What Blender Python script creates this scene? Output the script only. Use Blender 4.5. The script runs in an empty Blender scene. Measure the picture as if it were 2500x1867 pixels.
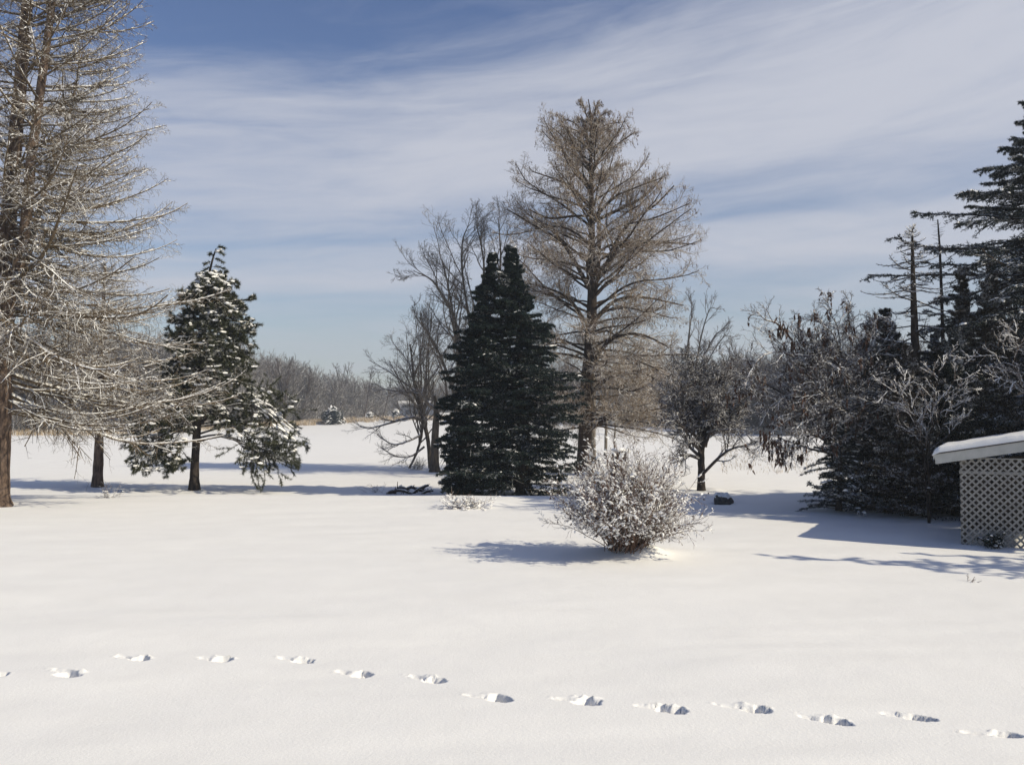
import bpy, math, random
import numpy as np
from mathutils import Vector
R = math.radians
scn = bpy.context.scene
C = scn.collection

# ------------------------------------------------------------------ camera
F = 2300.0            # focal length in pixels of the 2500 px wide photograph
EYE = 2.66
cam_d = bpy.data.cameras.new('camera')
cam = bpy.data.objects.new('camera', cam_d)
C.objects.link(cam)
cam.location = (0, 0, EYE)
cam.rotation_euler = (R(90) + math.atan((1000 - 933.5) / F), 0, 0)
cam_d.sensor_width = 36
cam_d.lens = 36 * F / 2500
cam_d.clip_end = 6000
scn.camera = cam

# ------------------------------------------------------------------ sun + sky
SUN_EL, SUN_AZ = 35.0, 110.0       # azimuth clockwise from +Y
sd = Vector((math.sin(R(SUN_AZ)) * math.cos(R(SUN_EL)), math.cos(R(SUN_AZ)) * math.cos(R(SUN_EL)), math.sin(R(SUN_EL))))
sl = bpy.data.lights.new('sun', 'SUN')
sl.energy = 4.5
sl.angle = R(0.55)
sl.color = (1.0, 0.905, 0.70)
so = bpy.data.objects.new('sun', sl)
C.objects.link(so)
so.rotation_euler = sd.to_track_quat('Z', 'Y').to_euler()

world = bpy.data.worlds.new('World')
scn.world = world
world.use_nodes = True
nt = world.node_tree
nt.nodes.clear()


class NG:
    """small helper for writing node graphs"""
    def __init__(self, nt):
        self.nt = nt

    def n(self, t, **kw):
        o = self.nt.nodes.new(t)
        for k, v in kw.items():
            setattr(o, k, v)
        return o

    def lk(self, a, b):
        self.nt.links.new(a, b)

    def put(self, sock, v):
        if isinstance(v, bpy.types.NodeSocket):
            self.lk(v, sock)
        elif v is not None:
            sock.default_value = v

    def m(self, op, a, b=None, c=None, clamp=False):
        o = self.n('ShaderNodeMath', operation=op)
        o.use_clamp = clamp
        self.put(o.inputs[0], a)
        self.put(o.inputs[1], b)
        if c is not None:
            self.put(o.inputs[2], c)
        return o.outputs[0]

    def noise(self, vec, scale, detail=4, rough=0.5, dist=0.0):
        o = self.n('ShaderNodeTexNoise')
        self.put(o.inputs['Vector'], vec)
        o.inputs['Scale'].default_value = scale
        o.inputs['Detail'].default_value = detail
        o.inputs['Roughness'].default_value = rough
        o.inputs['Distortion'].default_value = dist
        return o.outputs['Fac']

    def smooth(self, v, a, b, c=0.0, d=1.0):
        o = self.n('ShaderNodeMapRange', interpolation_type='SMOOTHSTEP')
        self.put(o.inputs[0], v)
        self.put(o.inputs[1], a)
        self.put(o.inputs[2], b)
        self.put(o.inputs[3], c)
        self.put(o.inputs[4], d)
        return o.outputs[0]

    def mix(self, f, a, b):
        o = self.n('ShaderNodeMix', data_type='RGBA')
        self.put(o.inputs[0], f)
        self.put(o.inputs[6], a)
        self.put(o.inputs[7], b)
        return o.outputs[2]

    def xyz(self, x, y, z):
        o = self.n('ShaderNodeCombineXYZ')
        self.put(o.inputs[0], x)
        self.put(o.inputs[1], y)
        self.put(o.inputs[2], z)
        return o.outputs[0]


g = NG(nt)
sky = g.n('ShaderNodeTexSky', sky_type='NISHITA')
sky.sun_disc = False
sky.sun_elevation = R(SUN_EL)
sky.sun_rotation = R(SUN_AZ)
sky.altitude = 200
sky.air_density = 1.0
sky.dust_density = 0.6
sky.ozone_density = 2.0
tc = g.n('ShaderNodeTexCoord')
sep = g.n('ShaderNodeSeparateXYZ')
g.lk(tc.outputs['Generated'], sep.inputs[0])
sx, sy, sz = sep.outputs
az = g.m('ARCTAN2', sx, sy)
el = g.m('ARCSINE', sz)
# long thin cirrus: streaks that rise a little to the right
slope = g.m('MULTIPLY', az, g.m('MULTIPLY_ADD', el, 0.34, -0.0))
w1 = g.noise(g.xyz(g.m('MULTIPLY', az, 1.6), g.m('MULTIPLY', el, 5.0), 3.1), 1.0, 3, 0.5)
elw = g.m('SUBTRACT', g.m('ADD', el, g.m('MULTIPLY', g.m('SUBTRACT', w1, 0.5), 0.07)), slope)
ramp = g.n('ShaderNodeValToRGB')
g.lk(g.m('MULTIPLY', elw, 2.0), ramp.inputs[0])
cr = ramp.color_ramp
cr.interpolation = 'EASE'
pts = [(0.0, .55), (0.10, .46), (0.20, .36), (0.25, .48), (0.29, .78), (0.345, .70), (0.375, .42), (0.42, .52), (0.48, .76),
       (0.60, .74), (0.68, .60), (0.75, .36), (0.82, .10), (0.92, .08), (1.0, .1)]
cr.elements[0].position = pts[0][0]
cr.elements[0].color = (pts[0][1],) * 3 + (1,)
cr.elements[1].position = pts[-1][0]
cr.elements[1].color = (pts[-1][1],) * 3 + (1,)
for p, v in pts[1:-1]:
    e = cr.elements.new(p)
    e.color = (v, v, v, 1)
st1 = g.noise(g.xyz(g.m('MULTIPLY', az, 2.2), g.m('MULTIPLY', elw, 19.0), 0.7), 1.0, 6, 0.6, 0.6)
st2 = g.noise(g.xyz(g.m('MULTIPLY', az, 7.0), g.m('MULTIPLY', elw, 42.0), 5.7), 1.0, 5, 0.6, 0.8)
dens = g.m('ADD', ramp.outputs[0], g.m('MULTIPLY', g.m('SUBTRACT', st1, 0.5), .9))
dens = g.m('ADD', dens, g.m('MULTIPLY', g.m('SUBTRACT', st2, 0.5), 0.5))
dens = g.m('ADD', dens, g.m('MULTIPLY', az, g.m('MULTIPLY', el, 0.9)))
dens = g.smooth(dens, -0.05, 1.0, 0.0, 0.92)
# the cirrus lies over the field; unseen clouds behind the viewer are thinned to darken and blue the fill light
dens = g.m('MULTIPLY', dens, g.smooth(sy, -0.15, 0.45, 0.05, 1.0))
skyc = g.n('ShaderNodeHueSaturation')
skyc.inputs['Hue'].default_value = 0.513
skyc.inputs['Saturation'].default_value = 1.1
skyc.inputs['Value'].default_value = 1.0
g.lk(sky.outputs[0], skyc.inputs['Color'])
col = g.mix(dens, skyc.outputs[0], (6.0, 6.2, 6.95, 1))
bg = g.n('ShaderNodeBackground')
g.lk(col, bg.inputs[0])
bg.inputs[1].default_value = 0.1
wo = g.n('ShaderNodeOutputWorld')
g.lk(bg.outputs[0], wo.inputs[0])

scn.view_settings.view_transform = 'Standard'
scn.view_settings.look = 'None'
scn.view_settings.exposure = 0.0
scn.view_settings.gamma = 1.0
scn.render.engine = 'CYCLES'
scn.cycles.max_bounces = 6
scn.cycles.diffuse_bounces = 3

# ------------------------------------------------------------------ materials
def newmat(name):
    m = bpy.data.materials.new(name)
    m.use_nodes = True
    t = m.node_tree
    b = t.nodes['Principled BSDF']
    return m, NG(t), b


def snow_nodes(g, scale=1.0):
    geo = g.n('ShaderNodeNewGeometry')
    p = geo.outputs['Position']
    a = g.noise(p, 1.3 * scale, 4)
    return g.mix(a, (0.81, 0.80, 0.785, 1), (0.90, 0.89, 0.875, 1)), p


def make_snow(name, bump_scale=35, bump=0.25, big=0.0):
    m, g, b = newmat(name)
    c, p = snow_nodes(g)
    g.lk(c, b.inputs['Base Color'])
    b.inputs['Roughness'].default_value = 0.75
    b.inputs['Specular IOR Level'].default_value = 0.25
    f = g.noise(p, bump_scale, 6, 0.65)
    if big:
        f2 = g.noise(p, 3.0, 4, 0.5)
        f = g.m('ADD', f, g.m('MULTIPLY', f2, big))
    bn = g.n('ShaderNodeBump')
    bn.inputs['Strength'].default_value = bump
    bn.inputs['Distance'].default_value = 0.02
    g.lk(f, bn.inputs['Height'])
    g.lk(bn.outputs[0], b.inputs['Normal'])
    return m


def make_bark(name, c1, c2, snow=0.0, lo=0.1, hi=0.5, nscale=9.0, zstretch=0.35, side=0.0):
    """bark with snow lying where the surface faces up (and a little on the windward side)"""
    m, g, b = newmat(name)
    geo = g.n('ShaderNodeNewGeometry')
    p = geo.outputs['Position']
    mp = g.n('ShaderNodeMapping')
    mp.inputs['Scale'].default_value = (1, 1, zstretch)
    g.lk(p, mp.inputs[0])
    n1 = g.noise(mp.outputs[0], nscale, 5, 0.65)
    n1s = g.smooth(n1, 0.32, 0.68)
    base = g.mix(n1s, c1 + (1,), c2 + (1,))
    if snow > 0:
        s = g.n('ShaderNodeSeparateXYZ')
        g.lk(geo.outputs['True Normal'], s.inputs[0])
        v = g.m('ADD', s.outputs[2], g.m('MULTIPLY', s.outputs[1], -side))
        n2 = g.noise(p, 5.0, 4, 0.7)
        v = g.m('ADD', v, g.m('MULTIPLY', g.m('SUBTRACT', n2, 0.5), 1.5))
        f = g.smooth(v, lo, hi, 0.0, snow)
        base = g.mix(f, base, (0.84, 0.84, 0.85, 1))
    g.lk(base, b.inputs['Base Color'])
    b.inputs['Roughness'].default_value = 0.9
    b.inputs['Specular IOR Level'].default_value = 0.15
    bn = g.n('ShaderNodeBump')
    bn.inputs['Strength'].default_value = 0.7
    bn.inputs['Distance'].default_value = 0.03
    g.lk(n1, bn.inputs['Height'])
    g.lk(bn.outputs[0], b.inputs['Normal'])
    return m


def make_needles(name, c1, c2, snow=0.0, thr=0.5, nscale=2.5):
    m, g, b = newmat(name)
    geo = g.n('ShaderNodeNewGeometry')
    p = geo.outputs['Position']
    base = g.mix(geo.outputs['Random Per Island'], c1 + (1,), c2 + (1,))
    if snow > 0:
        s = g.n('ShaderNodeSeparateXYZ')
        g.lk(geo.outputs['True Normal'], s.inputs[0])
        n2 = g.noise(p, nscale, 4, 0.7)
        v = g.m('ADD', n2, g.m('MULTIPLY', g.m('SUBTRACT', geo.outputs['Random Per Island'], 0.5), 0.25))
        f = g.smooth(v, thr, thr + 0.12, 0.0, snow)
        base = g.mix(f, base, (0.82, 0.82, 0.84, 1))
    g.lk(base, b.inputs['Base Color'])
    b.inputs['Roughness'].default_value = 0.7
    b.inputs['Specular IOR Level'].default_value = 0.2
    return m


M = {}
M['ground'] = make_snow('snow_field', 34, 0.26, 1.6)
M['snow'] = make_snow('snow_clump', 30, 0.5)
M['larch_bark'] = make_bark('larch_bark', (.045, .03, .024), (.19, .135, .10), .7, .55, 1.2, 10)
M['larch_twig'] = make_bark('larch_twig', (.062, .045, .028), (.18, .135, .085), .95, .18, .7)
M['cyp_bark'] = make_bark('cypress_bark', (.022, .016, .012), (.07, .05, .038), .6, .7, 1.3, 12)
M['cyp_twig'] = make_bark('cypress_twig', (.15, .112, .075), (.34, .26, .18), .88, .1, .75)
M['grey_bark'] = make_bark('grey_bark', (.10, .085, .065), (.22, .19, .155), .8, .45, 1.0, 12)
M['grey_twig'] = make_bark('grey_twig', (.12, .10, .08), (.22, .19, .16), .85, .3, .85)
M['brown_bark'] = make_bark('brown_bark', (.055, .045, .036), (.13, .108, .085), .8, .45, 1.0, 12)
M['dark_bark'] = make_bark('dark_bark', (.018, .014, .012), (.06, .048, .04), .8, .5, 1.0, 12)
M['dark_twig'] = make_bark('dark_twig', (.024, .019, .017), (.06, .048, .042), .72, .2, .75)
M['frost_twig'] = make_bark('frost_twig', (.05, .04, .036), (.10, .08, .07), .85, .1, .65)
M['pale_twig'] = make_bark('pale_twig', (.12, .09, .075), (.22, .18, .15), .9, -.1, .5)
M['bush_twig'] = make_bark('bush_twig', (.07, .042, .03), (.20, .125, .09), .9, .15, .75)
M['far_twig'] = make_bark('far_twig', (.09, .078, .068), (.17, .148, .132), .7, .05, .85)
M['far_twig_brown'] = make_bark('far_twig_brown', (.05, .038, .033), (.105, .082, .07), .5, .3, .95)
M['spruce_needles'] = make_needles('spruce_needles', (.007, .014, .013), (.022, .038, .032), .75, .645, 1.2)
M['bluespruce'] = make_needles('edge_spruce_needles', (.010, .016, .015), (.03, .042, .038), .8, .56, 2.2)
M['pine_needles'] = make_needles('pine_needles', (.026, .032, .014), (.08, .082, .042), .85, .60, 2.6)
M['dusty_needles'] = make_needles('dusty_needles', (.024, .02, .015), (.065, .05, .038), .75, .54, 2.8)
M['dead_leaf'] = make_needles('dead_leaf', (.04, .022, .014), (.12, .062, .04), .6, .62)
M['tan_grass'] = make_needles('tan_grass', (.30, .22, .13), (.55, .44, .30), .8, .55, .5)


def plain(name, c1, c2, rough=0.6, scale=8, bump=0.2):
    m, g, b = newmat(name)
    geo = g.n('ShaderNodeNewGeometry')
    n = g.noise(geo.outputs['Position'], scale, 6, 0.65)
    g.lk(g.mix(g.smooth(n, .3, .7), c1 + (1,), c2 + (1,)), b.inputs['Base Color'])
    b.inputs['Roughness'].default_value = rough
    bn = g.n('ShaderNodeBump')
    bn.inputs['Strength'].default_value = bump
    bn.inputs['Distance'].default_value = 0.01
    g.lk(n, bn.inputs['Height'])
    g.lk(bn.outputs[0], b.inputs['Normal'])
    return m


M['lattice'] = plain('weathered_lattice', (.22, .21, .195), (.33, .315, .29), .7, 6)
M['fascia'] = plain('painted_fascia', (.40, .40, .37), (.50, .49, .46), .6, 4)
M['shingle'] = plain('roof_shingle', (.04, .04, .045), (.08, .075, .07), .9, 30)
M['darkwood'] = plain('dark_wood', (.03, .025, .02), (.07, .055, .045), .9, 14)
M['rock'] = plain('boulder_stone', (.03, .028, .027), (.12, .11, .10), .9, 9, .8)
M['siding'] = plain('far_siding', (.10, .11, .14), (.16, .17, .20), .8, 3)
M['glass'] = plain('far_window', (.02, .02, .025), (.04, .04, .05), .2, 3)

# ------------------------------------------------------------------ numpy noise + terrain
_rt = np.random.default_rng(7).random((256, 256))


def vnoise(x, y):
    x = np.asarray(x, float)
    y = np.asarray(y, float)
    xi = np.floor(x).astype(int)
    yi = np.floor(y).astype(int)
    fx = x - xi
    fy = y - yi
    fx = fx * fx * (3 - 2 * fx)
    fy = fy * fy * (3 - 2 * fy)
    a = _rt[xi & 255, yi & 255]
    b = _rt[(xi + 1) & 255, yi & 255]
    c = _rt[xi & 255, (yi + 1) & 255]
    d = _rt[(xi + 1) & 255, (yi + 1) & 255]
    return (a * (1 - fx) + b * fx) * (1 - fy) + (c * (1 - fx) + d * fx) * fy - 0.5


def sstep(v, a, b):
    t = np.clip((v - a) / (b - a), 0, 1)
    return t * t * (3 - 2 * t)


def gz(x, y):
    """height of the snow surface"""
    x = np.asarray(x, float)
    y = np.asarray(y, float)
    crest = 28.6 + 0.9 * vnoise(x * 0.11 + 3, 0.5 + 0 * y) - 0.02 * x
    z = -0.42 * sstep(y, crest, crest + 5.5)
    z = z + 0.05 * vnoise(x * 0.22 + 9.1, y * 0.45 + 4) + 0.022 * vnoise(x * 0.7 + 1.3, y * 1.6 + 8) * sstep(y, 3, 6)
    z = z + (0.012 * vnoise(x * 0.9 + y * .5, y * 3.4 - x * .35) + 0.02 * vnoise(x * .35 + y * .2 + 30, y * 1.3 - x * .16 + 7)) * sstep(y, 3, 6) * (1 - sstep(y, 60, 120))
    z = z + 0.30 * vnoise(x * 0.03, y * 0.05) * sstep(y, 40, 80)
    z = z + 1.15 * sstep(y, 175, 245) * (1 - 0.8 * sstep(-x, 30, 75))
    z = z + 5.0 * sstep(y, 250, 420)
    z = z + 0.20 * np.exp(-(((x - 2.40) / 0.38) ** 2 + ((y - 17.10) / 0.36) ** 2))
    z = z + 0.10 * np.exp(-(((x - 2.1) / 0.9) ** 2 + ((y - 17.6) / 0.5) ** 2))
    z = z + 0.16 * np.exp(-(((x + 1.3) / 0.9) ** 2 + ((y - 26.9) / 0.8) ** 2))
    z = z + 0.16 * sstep(x, 6, 10) * sstep(y, 22.5, 25) * (1 - sstep(y, 28, 31))
    return z


WELLS = []
_gz0 = gz


def gz(x, y):
    z = _gz0(x, y)
    for wx, wy, wr in WELLS:
        q = (np.asarray(x, float) - wx) ** 2 + (np.asarray(y, float) - wy) ** 2
        z = z - .13 * np.exp(-q / (wr * wr)) + .035 * np.exp(-(np.sqrt(q) - wr * 2.2) ** 2 / (wr * wr * .6))
    return z


def W(px, py, d):
    return np.array([(px - 1250) / F * d, d, EYE + (1000 - py) / F * d])


def base_at(px, py):
    """where the line of sight through the foot of a thing meets the snow"""
    for d in np.arange(5, 400, 0.1):
        if EYE + (1000 - py) / F * d <= gz((px - 1250) / F * d, d):
            break
    x = (px - 1250) / F * d
    return np.array([x, d, float(gz(x, d))])


WELLS += [(lambda b: (b[0], b[1] + .1, r_))(base_at(x_, y_)) for x_, y_, r_ in
          ((8, 1234, .42), (240, 1188, .32), (478, 1193, .3), (1424, 1160, .5), (1062, 1150, .3), (1712, 1195, .25), (1764, 1230, .3))]


# ------------------------------------------------------------------ mesh accumulation
class Acc:
    def __init__(self):
        self.v = []
        self.q = []
        self.t = []
        self.n = 0

    def add(self, v, q=None, t=None):
        v = np.asarray(v, np.float32).reshape(-1, 3)
        self.v.append(v)
        if q is not None and len(q):
            self.q.append(np.asarray(q, np.int64).reshape(-1, 4) + self.n)
        if t is not None and len(t):
            self.t.append(np.asarray(t, np.int64).reshape(-1, 3) + self.n)
        self.n += len(v)

    def arrays(self):
        v = np.concatenate(self.v) if self.v else np.zeros((0, 3), np.float32)
        q = np.concatenate(self.q) if self.q else np.zeros((0, 4), np.int64)
        t = np.concatenate(self.t) if self.t else np.zeros((0, 3), np.int64)
        return v, q, t

    def build(self, name, m, parent=None, smooth=False, origin=None):
        v, q, t = self.arrays()
        if origin is None:
            origin = np.array(parent.location) if parent is not None else np.zeros(3)
        v = v - np.asarray(origin, np.float32)
        me = bpy.data.meshes.new(name)
        me.vertices.add(len(v))
        me.vertices.foreach_set('co', v.astype(np.float32).ravel())
        li = np.concatenate([q.ravel(), t.ravel()]).astype(np.int32)
        me.loops.add(len(li))
        me.loops.foreach_set('vertex_index', li)
        nq, ntr = len(q), len(t)
        me.polygons.add(nq + ntr)
        ls = np.concatenate([np.arange(nq) * 4, nq * 4 + np.arange(ntr) * 3]).astype(np.int32)
        me.polygons.foreach_set('loop_start', ls)
        me.polygons.foreach_set('use_smooth', np.full(nq + ntr, smooth, bool))
        me.materials.append(m)
        me.update(calc_edges=True)
        o = bpy.data.objects.new(name, me)
        C.objects.link(o)
        if name in ('snow', 'dead_leaves'):
            o['kind'] = 'stuff'
        if parent is not None:
            o.parent = parent
        else:
            o.location = tuple(float(a) for a in origin)
        return o


def nrm(a):
    return a / np.maximum(np.linalg.norm(a, axis=-1, keepdims=True), 1e-9)


def tubes(acc, P, Rd, k=3, rng=None, rough=0.0, cap=False):
    P = np.asarray(P, float)
    Rd = np.asarray(Rd, float)
    if P.ndim == 2:
        P = P[None]
        Rd = Rd[None]
    B, N, _ = P.shape
    T = nrm(np.gradient(P, axis=1))
    mt = nrm(T.mean(axis=1))
    ref = np.where(np.abs(mt[:, 2:3]) > 0.8, np.array([[1.0, 0, 0]]), np.array([[0, 0, 1.0]]))
    u = nrm(np.cross(T, ref[:, None, :]))
    v = np.cross(T, u)
    ph = (rng.random(B) * 6.28 if rng is not None else np.zeros(B))
    ang = ph[:, None] + np.arange(k) / k * 2 * np.pi
    ca = np.cos(ang)[:, None, :, None]
    sa = np.sin(ang)[:, None, :, None]
    rr = Rd[:, :, None, None]
    if rough and rng is not None:
        rr = rr * (1 + rough * (rng.random((B, N, k, 1)) - 0.5))
    V = P[:, :, None, :] + rr * (ca * u[:, :, None, :] + sa * v[:, :, None, :])
    idx = np.arange(B * N * k).reshape(B, N, k)
    a = idx[:, :-1, :]
    b = np.roll(a, -1, axis=2)
    c = idx[:, 1:, :]
    d = np.roll(c, -1, axis=2)
    q = np.stack([a, c, d, b], axis=-1).reshape(-1, 4)
    acc.add(V.reshape(-1, 3), q=q)
    if cap:
        top = P[:, -1] + T[:, -1] * Rd[:, -1:] * 0.3
        for i in range(B):
            ring = V[i, -1]
            tr = [[k, j, (j + 1) % k] for j in range(k)]
            acc.add(np.vstack([ring, top[i][None]]), t=tr)


def resample(pts, n):
    """smooth curve (Catmull-Rom) through control points; extra columns (radius) follow"""
    pts = np.asarray(pts, float)
    m = len(pts)
    if m == 2:
        t = np.linspace(0, 1, n)[:, None]
        return pts[0] * (1 - t) + pts[1] * t
    ext = np.vstack([2 * pts[0] - pts[1], pts, 2 * pts[-1] - pts[-2]])
    s = np.linspace(0, m - 1 - 1e-6, n)
    i = s.astype(int)
    t = (s - i)[:, None]
    p0, p1, p2, p3 = ext[i], ext[i + 1], ext[i + 2], ext[i + 3]
    return 0.5 * ((2 * p1) + (-p0 + p2) * t + (2 * p0 - 5 * p1 + 4 * p2 - p3) * t ** 2 + (-p0 + 3 * p1 - 3 * p2 + p3) * t ** 3)


def march(p0, d0, L, nseg, up, wig, rng):
    """grow curves: p0 (M,3), d0 (M,3), L (M,), up: tropism per step"""
    Mn = len(p0)
    P = np.zeros((Mn, nseg + 1, 3))
    P[:, 0] = p0
    d = nrm(d0)
    st = (np.asarray(L) / nseg)[:, None]
    upv = np.asarray(up, float)
    for i in range(nseg):
        P[:, i + 1] = P[:, i] + d * st
        d = d + rng.normal(0, wig, (Mn, 3))
        if upv.ndim == 0:
            d[:, 2] += upv
        elif upv.ndim == 1 and len(upv) == nseg:
            d[:, 2] += upv[i]
        d = nrm(d)
    return P


def spawn(P, Rd, n, t0, t1, amin, amax, L, nseg, rr, rng, up=0.0, wig=0.12, planar=0.0, lt=0.5, rmin=0.003, end=0.35,
          jit=0.3, Labs=None, bias=None):
    """n children on each parent curve. L: length as a fraction of the parent's length"""
    B, N, _ = P.shape
    t = t0 + (t1 - t0) * ((np.arange(n)[None, :] + rng.random((B, n))) / n)
    s = t * (N - 1)
    i = np.minimum(s.astype(int), N - 2)
    f = (s - i)[..., None]
    bi = np.arange(B)[:, None]
    p = P[bi, i] * (1 - f) + P[bi, i + 1] * f
    T = nrm(P[bi, i + 1] - P[bi, i])
    r = Rd[bi, i] * (1 - f[..., 0]) + Rd[bi, i + 1] * f[..., 0]
    plen = np.linalg.norm(np.diff(P, axis=1), axis=2).sum(1)[:, None]
    rnd = nrm(rng.normal(0, 1, (B, n, 3)))
    side = nrm(np.cross(T, np.array([0, 0, 1.0])))
    sgn = np.where((np.arange(n)[None, :] + rng.integers(0, 2, (B, 1))) % 2 == 0, 1.0, -1.0)[..., None]
    perp = planar * side * sgn + (1 - planar) * rnd
    if bias is not None:
        perp = perp + np.asarray(bias)
    perp = nrm(perp - (perp * T).sum(-1, keepdims=True) * T)
    a = R(amin) + (R(amax) - R(amin)) * rng.random((B, n, 1))
    d = np.cos(a) * T + np.sin(a) * perp
    base = plen * L if Labs is None else np.full((B, 1), Labs)
    tt = (t - t0) / max(t1 - t0, 1e-6)
    ln = base * (1 - lt * tt) * (1 + jit * (rng.random((B, n)) - 0.5) * 2)
    r0 = np.maximum(r * rr, rmin)
    C_ = march(p.reshape(-1, 3), d.reshape(-1, 3), ln.ravel(), nseg, up, wig, rng)
    tp = np.linspace(1, end, nseg + 1)[None, :]
    return C_, np.maximum(r0.reshape(-1, 1) * tp, rmin * 0.7)


def needles(acc, P, per, ln, w, rng, a0=35, a1=75, t0=0.0):
    """thin needle triangles set along curves"""
    B, N, _ = P.shape
    n = per
    t = t0 + (1 - t0) * rng.random((B, n))
    s = t * (N - 1)
    i = np.minimum(s.astype(int), N - 2)
    f = (s - i)[..., None]
    bi = np.arange(B)[:, None]
    p = (P[bi, i] * (1 - f) + P[bi, i + 1] * f).reshape(-1, 3)
    T = nrm(P[bi, i + 1] - P[bi, i]).reshape(-1, 3)
    rnd = rng.normal(0, 1, p.shape)
    perp = nrm(rnd - (rnd * T).sum(-1, keepdims=True) * T)
    a = R(a0) + (R(a1) - R(a0)) * rng.random((len(p), 1))
    d = np.cos(a) * T + np.sin(a) * perp
    side = nrm(np.cross(d, rng.normal(0, 1, p.shape)))
    L = ln * (0.6 + 0.6 * rng.random((len(p), 1)))
    ww = w * (0.7 + 0.6 * rng.random((len(p), 1)))
    V = np.stack([p - side * ww * .5, p + side * ww * .5, p + d * L], axis=1)
    acc.add(V.reshape(-1, 3), t=np.arange(len(p) * 3).reshape(-1, 3))


def _ico(sub):
    import bmesh
    bm = bmesh.new()
    bmesh.ops.create_icosphere(bm, subdivisions=sub, radius=1)
    v = np.array([x.co[:] for x in bm.verts])
    f = np.array([[y.index for y in x.verts] for x in bm.faces])
    bm.free()
    return v, f


ICO1, ICO2 = _ico(1), _ico(2)


def blobs(acc, p, s, rng, flat=0.5, rough=0.35, hi=False, d=None):
    """irregular snow lumps, one at each point. d: optional long axis (M,3)"""
    tv, tf = ICO2 if hi else ICO1
    p = np.asarray(p)
    Mn = len(p)
    if Mn == 0:
        return
    s = np.broadcast_to(np.asarray(s, float), (Mn,))[:, None, None]
    V = np.broadcast_to(tv, (Mn,) + tv.shape) * (1 + rough * (rng.random((Mn, len(tv), 1)) - 0.5) * 2)
    V = V * np.array([1, 1, flat])
    ang = rng.random(Mn) * 6.28
    st = 1 + 0.6 * rng.random(Mn)
    if d is not None:
        ang = np.arctan2(d[:, 1], d[:, 0])
        st = st * 1.25
    x = V[:, :, 0] * st[:, None]
    y = V[:, :, 1]
    z = V[:, :, 2]
    if d is not None:
        hl = np.maximum(np.hypot(d[:, 0], d[:, 1]), .2)
        z = z + x * np.clip(d[:, 2] / hl, -.7, .7)[:, None]
    ca, sa = np.cos(ang)[:, None], np.sin(ang)[:, None]
    V = np.stack([x * ca - y * sa, x * sa + y * ca, z], axis=-1) * s + p[:, None, :]
    f = (tf[None] + (np.arange(Mn) * len(tv))[:, None, None]).reshape(-1, 3)
    acc.add(V.reshape(-1, 3), t=f)


def on_curves(P, n, rng, t0=0.1, t1=1.0):
    """n random points in all, on curves, with directions"""
    B, N, _ = P.shape
    b = rng.integers(0, B, n)
    s = (t0 + (t1 - t0) * rng.random(n)) * (N - 1)
    i = np.minimum(s.astype(int), N - 2)
    f = (s - i)[:, None]
    return P[b, i] * (1 - f) + P[b, i + 1] * f, nrm(P[b, i + 1] - P[b, i])


# ------------------------------------------------------------------ objects
def thing(name, label, cat, loc, group=None):
    o = bpy.data.objects.new(name, None)
    C.objects.link(o)
    o.empty_display_size = 0.3
    o.location = tuple(float(a) for a in loc)
    o['label'] = label
    o['category'] = cat
    if group:
        o['group'] = group
    return o


def tag(o, label, cat, group=None):
    o['label'] = label
    o['category'] = cat
    if group:
        o['group'] = group
    return o


def copy_tree(root, loc, rotz, scale, label, group):
    r = root.copy()
    C.objects.link(r)
    r.location = loc
    r.rotation_euler = (0, 0, rotz)
    r.scale = (scale,) * 3
    r['label'] = label
    if group:
        r['group'] = group
    for ch in list(root.children):
        c = ch.copy()
        C.objects.link(c)
        c.parent = r
    return r


def box(acc, c, ax, ay, az_, hx, hy, hz):
    """box with centre c, unit axes and half sizes"""
    c = np.asarray(c, float)
    v = []
    for i in (-1, 1):
        for j in (-1, 1):
            for k in (-1, 1):
                v.append(c + np.asarray(ax) * hx * i + np.asarray(ay) * hy * j + np.asarray(az_) * hz * k)
    acc.add(v, q=[[0, 1, 3, 2], [4, 6, 7, 5], [0, 4, 5, 1], [2, 3, 7, 6], [0, 2, 6, 4], [1, 5, 7, 3]])


# ================================================================== GROUND
def axis(dense_a, dense_b, step, lo, hi, grow=1.06):
    a = list(np.arange(dense_a, dense_b, step))
    s = step
    x = a[-1]
    while x < hi:
        s = min(s * grow, max(step, 90))
        x += s
        a.append(x)
    s = step
    x = a[0]
    b = []
    while x > lo:
        s = min(s * grow, max(step, 90))
        x -= s
        b.append(x)
    return np.array(b[::-1] + a)


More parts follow.
